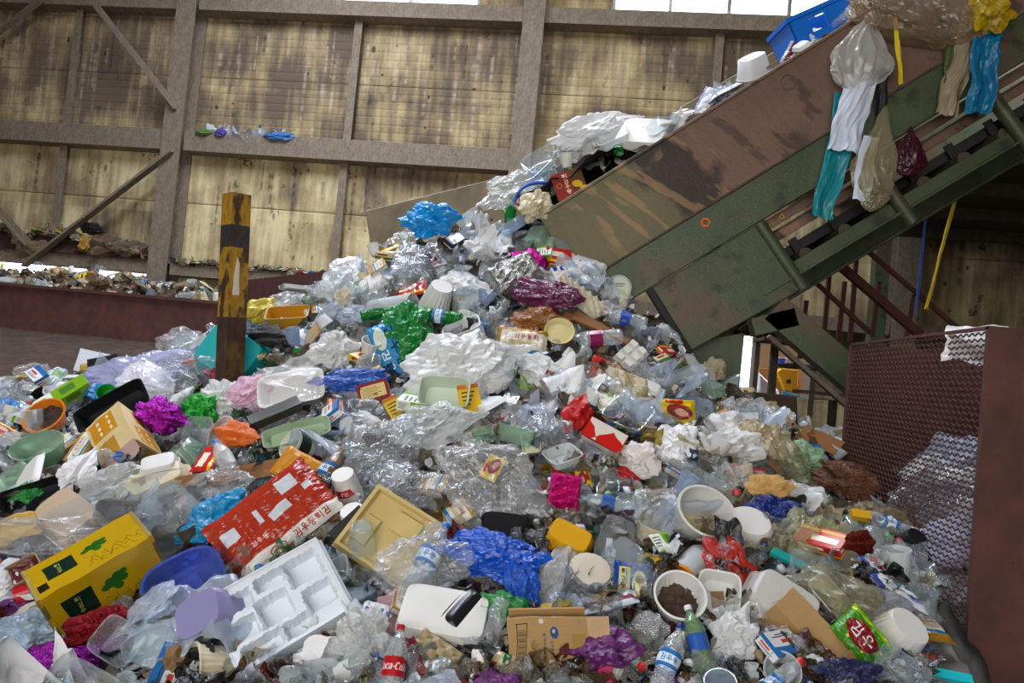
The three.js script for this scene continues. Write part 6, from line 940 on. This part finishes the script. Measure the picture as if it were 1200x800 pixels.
function drop(kind, p, n, lift, warm, group, shy = false) {
  const [, name, category, make] = kind; const [o, desc] = make(warm); const [u, v, depth] = toPixel(p);
  if (shy && touches(u, v, (o.isMesh ? o.scale.x * 0.26 : 0.04) * FOCAL / depth) && rnd() < 0.88) return false;
  const label = whereLabel(desc, u, v); if (!label) return false;
  o.name = numbered(name); orient(o, range(0, 360), n); o.position.copy(p).addScaledVector(n, lift); scene.add(o); tag(o, label, category, group ?? groupWords[category]); return true;
}
let tries = 0;
const minGap = (z) => 0.088;
const wanted = 1350;
while (placed.length < wanted && tries < 30000) {
  tries++;
  const u = range(-70, 1085), v = range(232, 850), d = onHeap(u, v);
  if (d === null) continue;
  const p = at(u, v, d);
  if ((p.x > 1.34 && p.z > -4.32) || p.y < 0.12) continue;
  if (p.z < ZN + 0.05 && p.x > -0.3) continue;
  if (p.x < -3.4 && p.z < -6.2) continue;
  const sparse = smooth(440, 405, v) * smooth(260, 40, u) ? 0.2 : 0.098;
  if (placed.some((q) => q.distanceToSquared(p) < minGap(p.z) ** 2)) continue;
  const close = covered(u, v, 1.15) || covered(u, v - 70 / d, 1.0);
  if (close && rnd() < 0.8) continue;
  placed.push(p);
  const n = heapNormal(p.x, p.z).addScaledVector(new THREE.Vector3(range(-1, 1), range(-0.3, 1), range(-1, 1)), 0.55).normalize();
  const warm = clamp((u - 450) / 700) * clamp((v - 330) / 150) * 0.6;
  drop(anyKind(), p, n, close ? -0.13 : range(-0.05, 0.05), warm, undefined, true);
}
// a second, denser scatter of mid-sized things in the gaps between the named ones
for (let k = 0, t2 = 0; k < 260 && t2 < 6000; t2++) {
  const u = range(-60, 1075), v = t2 % 2 ? range(700, 850) : range(270, 850), d = onHeap(u, v);
  if (d === null || covered(u, v, 0.95) || covered(u, v - 45 / d, 0.85)) continue;
  const p = at(u, v, d);
  if ((p.x > 1.30 && p.z > -4.35) || p.y < 0.12 || (p.z < ZN + 0.05 && p.x > -0.3) || (p.x < -3.4 && p.z < -6.2)) continue;
  if (placed.some((q) => q.distanceToSquared(p) < 0.07 ** 2)) continue;
  placed.push(p);
  const n = heapNormal(p.x, p.z).addScaledVector(new THREE.Vector3(range(-1, 1), range(-0.3, 1), range(-1, 1)), 0.55).normalize();
  if (drop(pick(kindTable.slice(1, 10)), p, n, range(-0.02, 0.03), clamp((u - 450) / 700) * 0.5)) k++;
}
// along the belt: a bed of packed litter with things on it
{
  const g = new THREE.PlaneGeometry(5.2, 1.2, 120, 24), p = g.attributes.position;
  for (let i = 0; i < p.count; i++) { const s = p.getX(i) + 2.55, k = p.getY(i) / 1.2; const t = -0.25 + 0.30 * (1 - smooth(0.55, 1.05, s)) + 0.10 * smooth(0.6, 1.1, s) + 0.24 * (1 - 2.0 * k * k) + 0.07 * noise2(s * 4, k * 5) + 0.03 * noise2(s * 13, k * 13), q = I3(s, t, (ZN + ZB) / 2 + 0.01 - k * 1.2); p.setXYZ(i, q.x, q.y, q.z); }
  g.computeVertexNormals(); metreUV(g); solo('belt_litter', g, std({ map: scaled(dirtTex, 1.5), color: 0xd8d8d8, roughness: 0.8, side: THREE.DoubleSide, bumpMap: scaled(wrinkleTex, 4), bumpScale: 0.01 }), 'packed litter carried up on the conveyor belt', 'litter', null, 'stuff');
}
for (let i = 0; i < 170; i++) {
  const s = i < 55 ? range(-0.1, 0.95) : range(0.05, 3.1), kz = i % 2 ? range(-0.46, -0.25) : range(-0.46, 0.46), z = (ZN + ZB) / 2 - kz * 1.2, t = -0.25 + 0.24 * (1 - 2.0 * kz * kz) + range(0.0, 0.07) + 0.30 * (1 - smooth(0.55, 1.05, s)) + 0.13 * smooth(0.6, 1.1, s);
  const p = I3(s, t, z), k = anyKind(); const n = new THREE.Vector3(-sa, ca, 0.3).addScaledVector(new THREE.Vector3(range(-1, 1), range(0, 1), range(-1, 1)), 0.5).normalize();
  drop(k, p, n, 0, 0, 'litter riding on the conveyor', true);
}
// behind the low wall, on the lowest girt and on the middle girt
const dustKinds = kindTable.slice(0, 9);
const ledgeY = (x, z) => 1.70 + smooth(-8.7, -10.2, z) * (0.04 + 0.34 * smooth(-9.9, -8.8, x) + 0.10 * noise2(x * 0.9, z * 0.7));
const girtY = (x) => 2.68 + (x < -8.4 ? 0.12 + 0.32 * clamp(0.6 + 0.7 * noise2(x * 1.1, 4)) * smooth(-8.5, -9.2, x) : 0.05 + 0.05 * noise2(x * 2, 1));
{
  const dusty = std({ map: scaled(dirtTex, 0.9), color: 0xfff0dc, roughness: 0.95, side: THREE.DoubleSide, bumpMap: scaled(wrinkleTex, 2), bumpScale: 0.03 });
  const g = new THREE.PlaneGeometry(8.6, 3.7, 110, 50), p = g.attributes.position;
  for (let i = 0; i < p.count; i++) { const x = p.getX(i) - 8.3, z = -10.5 - p.getY(i); p.setXYZ(i, x, ledgeY(x, z) - 0.07 + 0.05 * noise2(x * 5, z * 5), z); }
  g.computeVertexNormals(); metreUV(g); solo('dusty_litter', g, dusty, 'dusty packed litter behind the low rusty wall', 'litter', null, 'stuff');
  for (const [x0, x1, label] of [[-13.9, -8.42, 'dusty litter drifted along the lowest girt under the braces'], [-7.94, -4.5, 'thin dusty litter on the lowest girt behind the yellow post']]) {
    const h = new THREE.PlaneGeometry(x1 - x0, 0.42, 80, 10), r = h.attributes.position;
    for (let i = 0; i < r.count; i++) { const x = r.getX(i) + (x0 + x1) / 2, k = r.getY(i) / 0.42 + 0.5; r.setXYZ(i, x, 2.685 + (girtY(x) - 2.685) * smooth(0, 0.7, k) + 0.04 * noise2(x * 7, k * 3) * k, WALL_Z + 0.40 - 0.36 * k); }
    h.computeVertexNormals(); metreUV(h); solo('dusty_litter', h, dusty, label, 'litter', null, 'stuff');
  }
}
function bigger(o, k) { if (o.isMesh) o.scale.multiplyScalar(k); else o.scale.setScalar(k); }
function dropBig(kind, p, n, lift, warm, group, k) { const before = scene.children.length; if (drop(kind, p, n, lift, warm, group)) bigger(scene.children[before], k); }
for (let i = 0; i < 170; i++) {
  const x = range(-12.4, -4.4), z = range(-12.0, -9.0), p = new THREE.Vector3(x, ledgeY(x, z), z);
  const [u] = toPixel(p); if (u < -30 || u > 300) continue;
  dropBig(pick(dustKinds), p, new THREE.Vector3(range(-0.6, 0.6), 1, range(-0.6, 0.6)).normalize(), 0.02, 0.7, 'litter behind the low rusty wall', range(1.2, 1.9));
}
for (let i = 0; i < 80; i++) {
  const x = i < 55 ? range(-12.4, -8.5) : range(-7.8, -4.8), p = new THREE.Vector3(x, girtY(x) - 0.03, range(WALL_Z + 0.30, WALL_Z + 0.36));
  dropBig(pick(kindTable.slice(0, 2).concat(kindTable.slice(8, 11))), p, new THREE.Vector3(range(-0.4, 0.4), 1, range(-0.2, 0.5)).normalize(), 0.02, 1, 'litter lying on the lowest girt', 0.85);
}
for (let i = 0; i < 14; i++) drop(pick([kindTable[1], kindTable[9]]), new THREE.Vector3(range(-7.7, -5.9), 5.2, range(WALL_Z + 0.1, WALL_Z + 0.3)), new THREE.Vector3(range(-0.3, 0.3), 1, 0.2).normalize(), 0.02, 0.3, 'litter lying on the middle girt');
// inside the cage
for (let i = 0; i < 80; i++) { const y = 0.34 + 0.75 * rnd(); drop(pick([kindTable[0], kindTable[0], kindTable[1], kindTable[4]]), new THREE.Vector3(range(1.52, 2.6), y, range(-4.1, -2.95)), new THREE.Vector3(range(-1, 0.2), range(0.3, 1), range(-0.5, 0.5)).normalize(), 0, 0.1, 'litter inside the mesh cage'); }

// ---------------------------------------------------------------- shreds too small and too many to count
{
  const chip = new THREE.PlaneGeometry(1, 0.7, 5, 4); { const p = chip.attributes.position; for (let i = 0; i < p.count; i++) p.setZ(i, 0.25 * noise2(p.getX(i) * 3, p.getY(i) * 3) + 0.2 * p.getX(i) ** 2); chip.computeVertexNormals(); }
  const palette = [[0xe8e8e6, 5], [0xd8dce2, 5], [0xbfc4c8, 3], [0xcfc6b0, 3], [0x9a8a6a, 2], [0x3a3a3a, 2], [0x2a5a8a, 0.5], [0x3a7a44, 0.4], [0x9a3a30, 0.5], [0xb09a48, 0.5], [0x7a4a70, 0.2], [0x6a4a30, 2], [0x5a94a8, 0.4]];
  const tot = palette.reduce((s, a) => s + a[1], 0), colour = () => { let r = rnd() * tot; for (const [h, w] of palette) { r -= w; if (r <= 0) return h; } return 0xffffff; };
  const spotOnHeap = () => { for (;;) { const u = range(-80, 1090), v = range(235, 880), d = onHeap(u, v); if (d === null) continue; const p = at(u, v, d); if ((p.x > 1.36 && p.z > -4.3) || (p.z < ZN && p.x > -0.35)) continue; if (covered(u, v, 1.1)) p.y -= 0.06; return p; } };
  const q = new THREE.Quaternion(), e = new THREE.Euler(), m4 = new THREE.Matrix4(), c = new THREE.Color();
  const sets = [['plastic_shreds', chip, hard(0xffffff, 0.35), 2600, 0.02, 0.055, 'countless small plastic shreds filling the gaps of the heap'], ['film_shreds', sheetGeo(3, 0.22, 0.5, 12), film(0xffffff, 0.84, 0.06, 0.012), 3200, 0.05, 0.13, 'countless small scraps of thin film filling the heap'], ['crumpled_scraps', (() => { const g = new THREE.IcosahedronGeometry(0.5, 4), p = g.attributes.position, f = folds(91, 7, 1, 5); for (let i = 0; i < p.count; i++) { const k = 1 + 0.5 * f(p.getX(i) * 2, p.getY(i) * 2, p.getZ(i) * 2); p.setXYZ(i, p.getX(i) * k, p.getY(i) * k * 0.6, p.getZ(i) * k); } return indexedNormals(g); })(), hard(0xffffff, 0.4), 1000, 0.02, 0.05, 'countless small crumpled scraps filling the heap']];
  for (const [name, g, mat, count, s0, s1, label] of sets) {
    const im = new THREE.InstancedMesh(g, mat, count); im.name = name; tag(im, label, 'litter', null, 'stuff');
    for (let i = 0; i < count; i++) { const p = spotOnHeap(), s = range(s0, s1); p.y += range(-0.03, 0.035); e.set(range(0, 6.3), range(0, 6.3), range(0, 6.3)); q.setFromEuler(e); m4.compose(p, q, new THREE.Vector3(s, s * range(0.6, 1), s * range(0.6, 1.2))); im.setMatrixAt(i, m4); im.setColorAt(i, c.set(colour())); }
    scene.add(im);
  }
  // dusty scraps behind the low wall and on the lowest girt
  const im = new THREE.InstancedMesh(chip, hard(0xffffff, 0.6), 2600); im.name = 'dusty_scraps'; tag(im, 'dusty small scraps strewn behind the low wall and on the girt', 'litter', null, 'stuff');
  const dusty = [0x8a7a5c, 0x6a5a44, 0xa89878, 0x4a3e30, 0xc0b8a4, 0x5a5a58];
  for (let i = 0; i < 2600; i++) { const onGirt = i % 3 === 0, x = range(-13, -4.4), z = onGirt ? range(WALL_Z + 0.05, WALL_Z + 0.34) : range(-12.3, -8.7), y = onGirt ? girtY(x) - 0.05 * rnd() : ledgeY(x, z) - 0.02, s = range(0.05, 0.16); e.set(range(0, 6.3), range(0, 6.3), range(0, 6.3)); q.setFromEuler(e); im.setMatrixAt(i, m4.compose(new THREE.Vector3(x, y, z), q, new THREE.Vector3(s, s, s))); im.setColorAt(i, c.set(pick(dusty))); }
  scene.add(im);
}
scene.traverse((o) => { if (o.isMesh) { o.castShadow = true; o.receiveShadow = true; } });
let triangles = 0; scene.traverse((o) => { if (o.isMesh && !o.isInstancedMesh) triangles += (o.geometry.index ?? o.geometry.attributes.position).count / 3; });
console.log('triangles', triangles, 'things', scene.children.length, 'fillers', placed.length);
renderer.render(scene, camera);
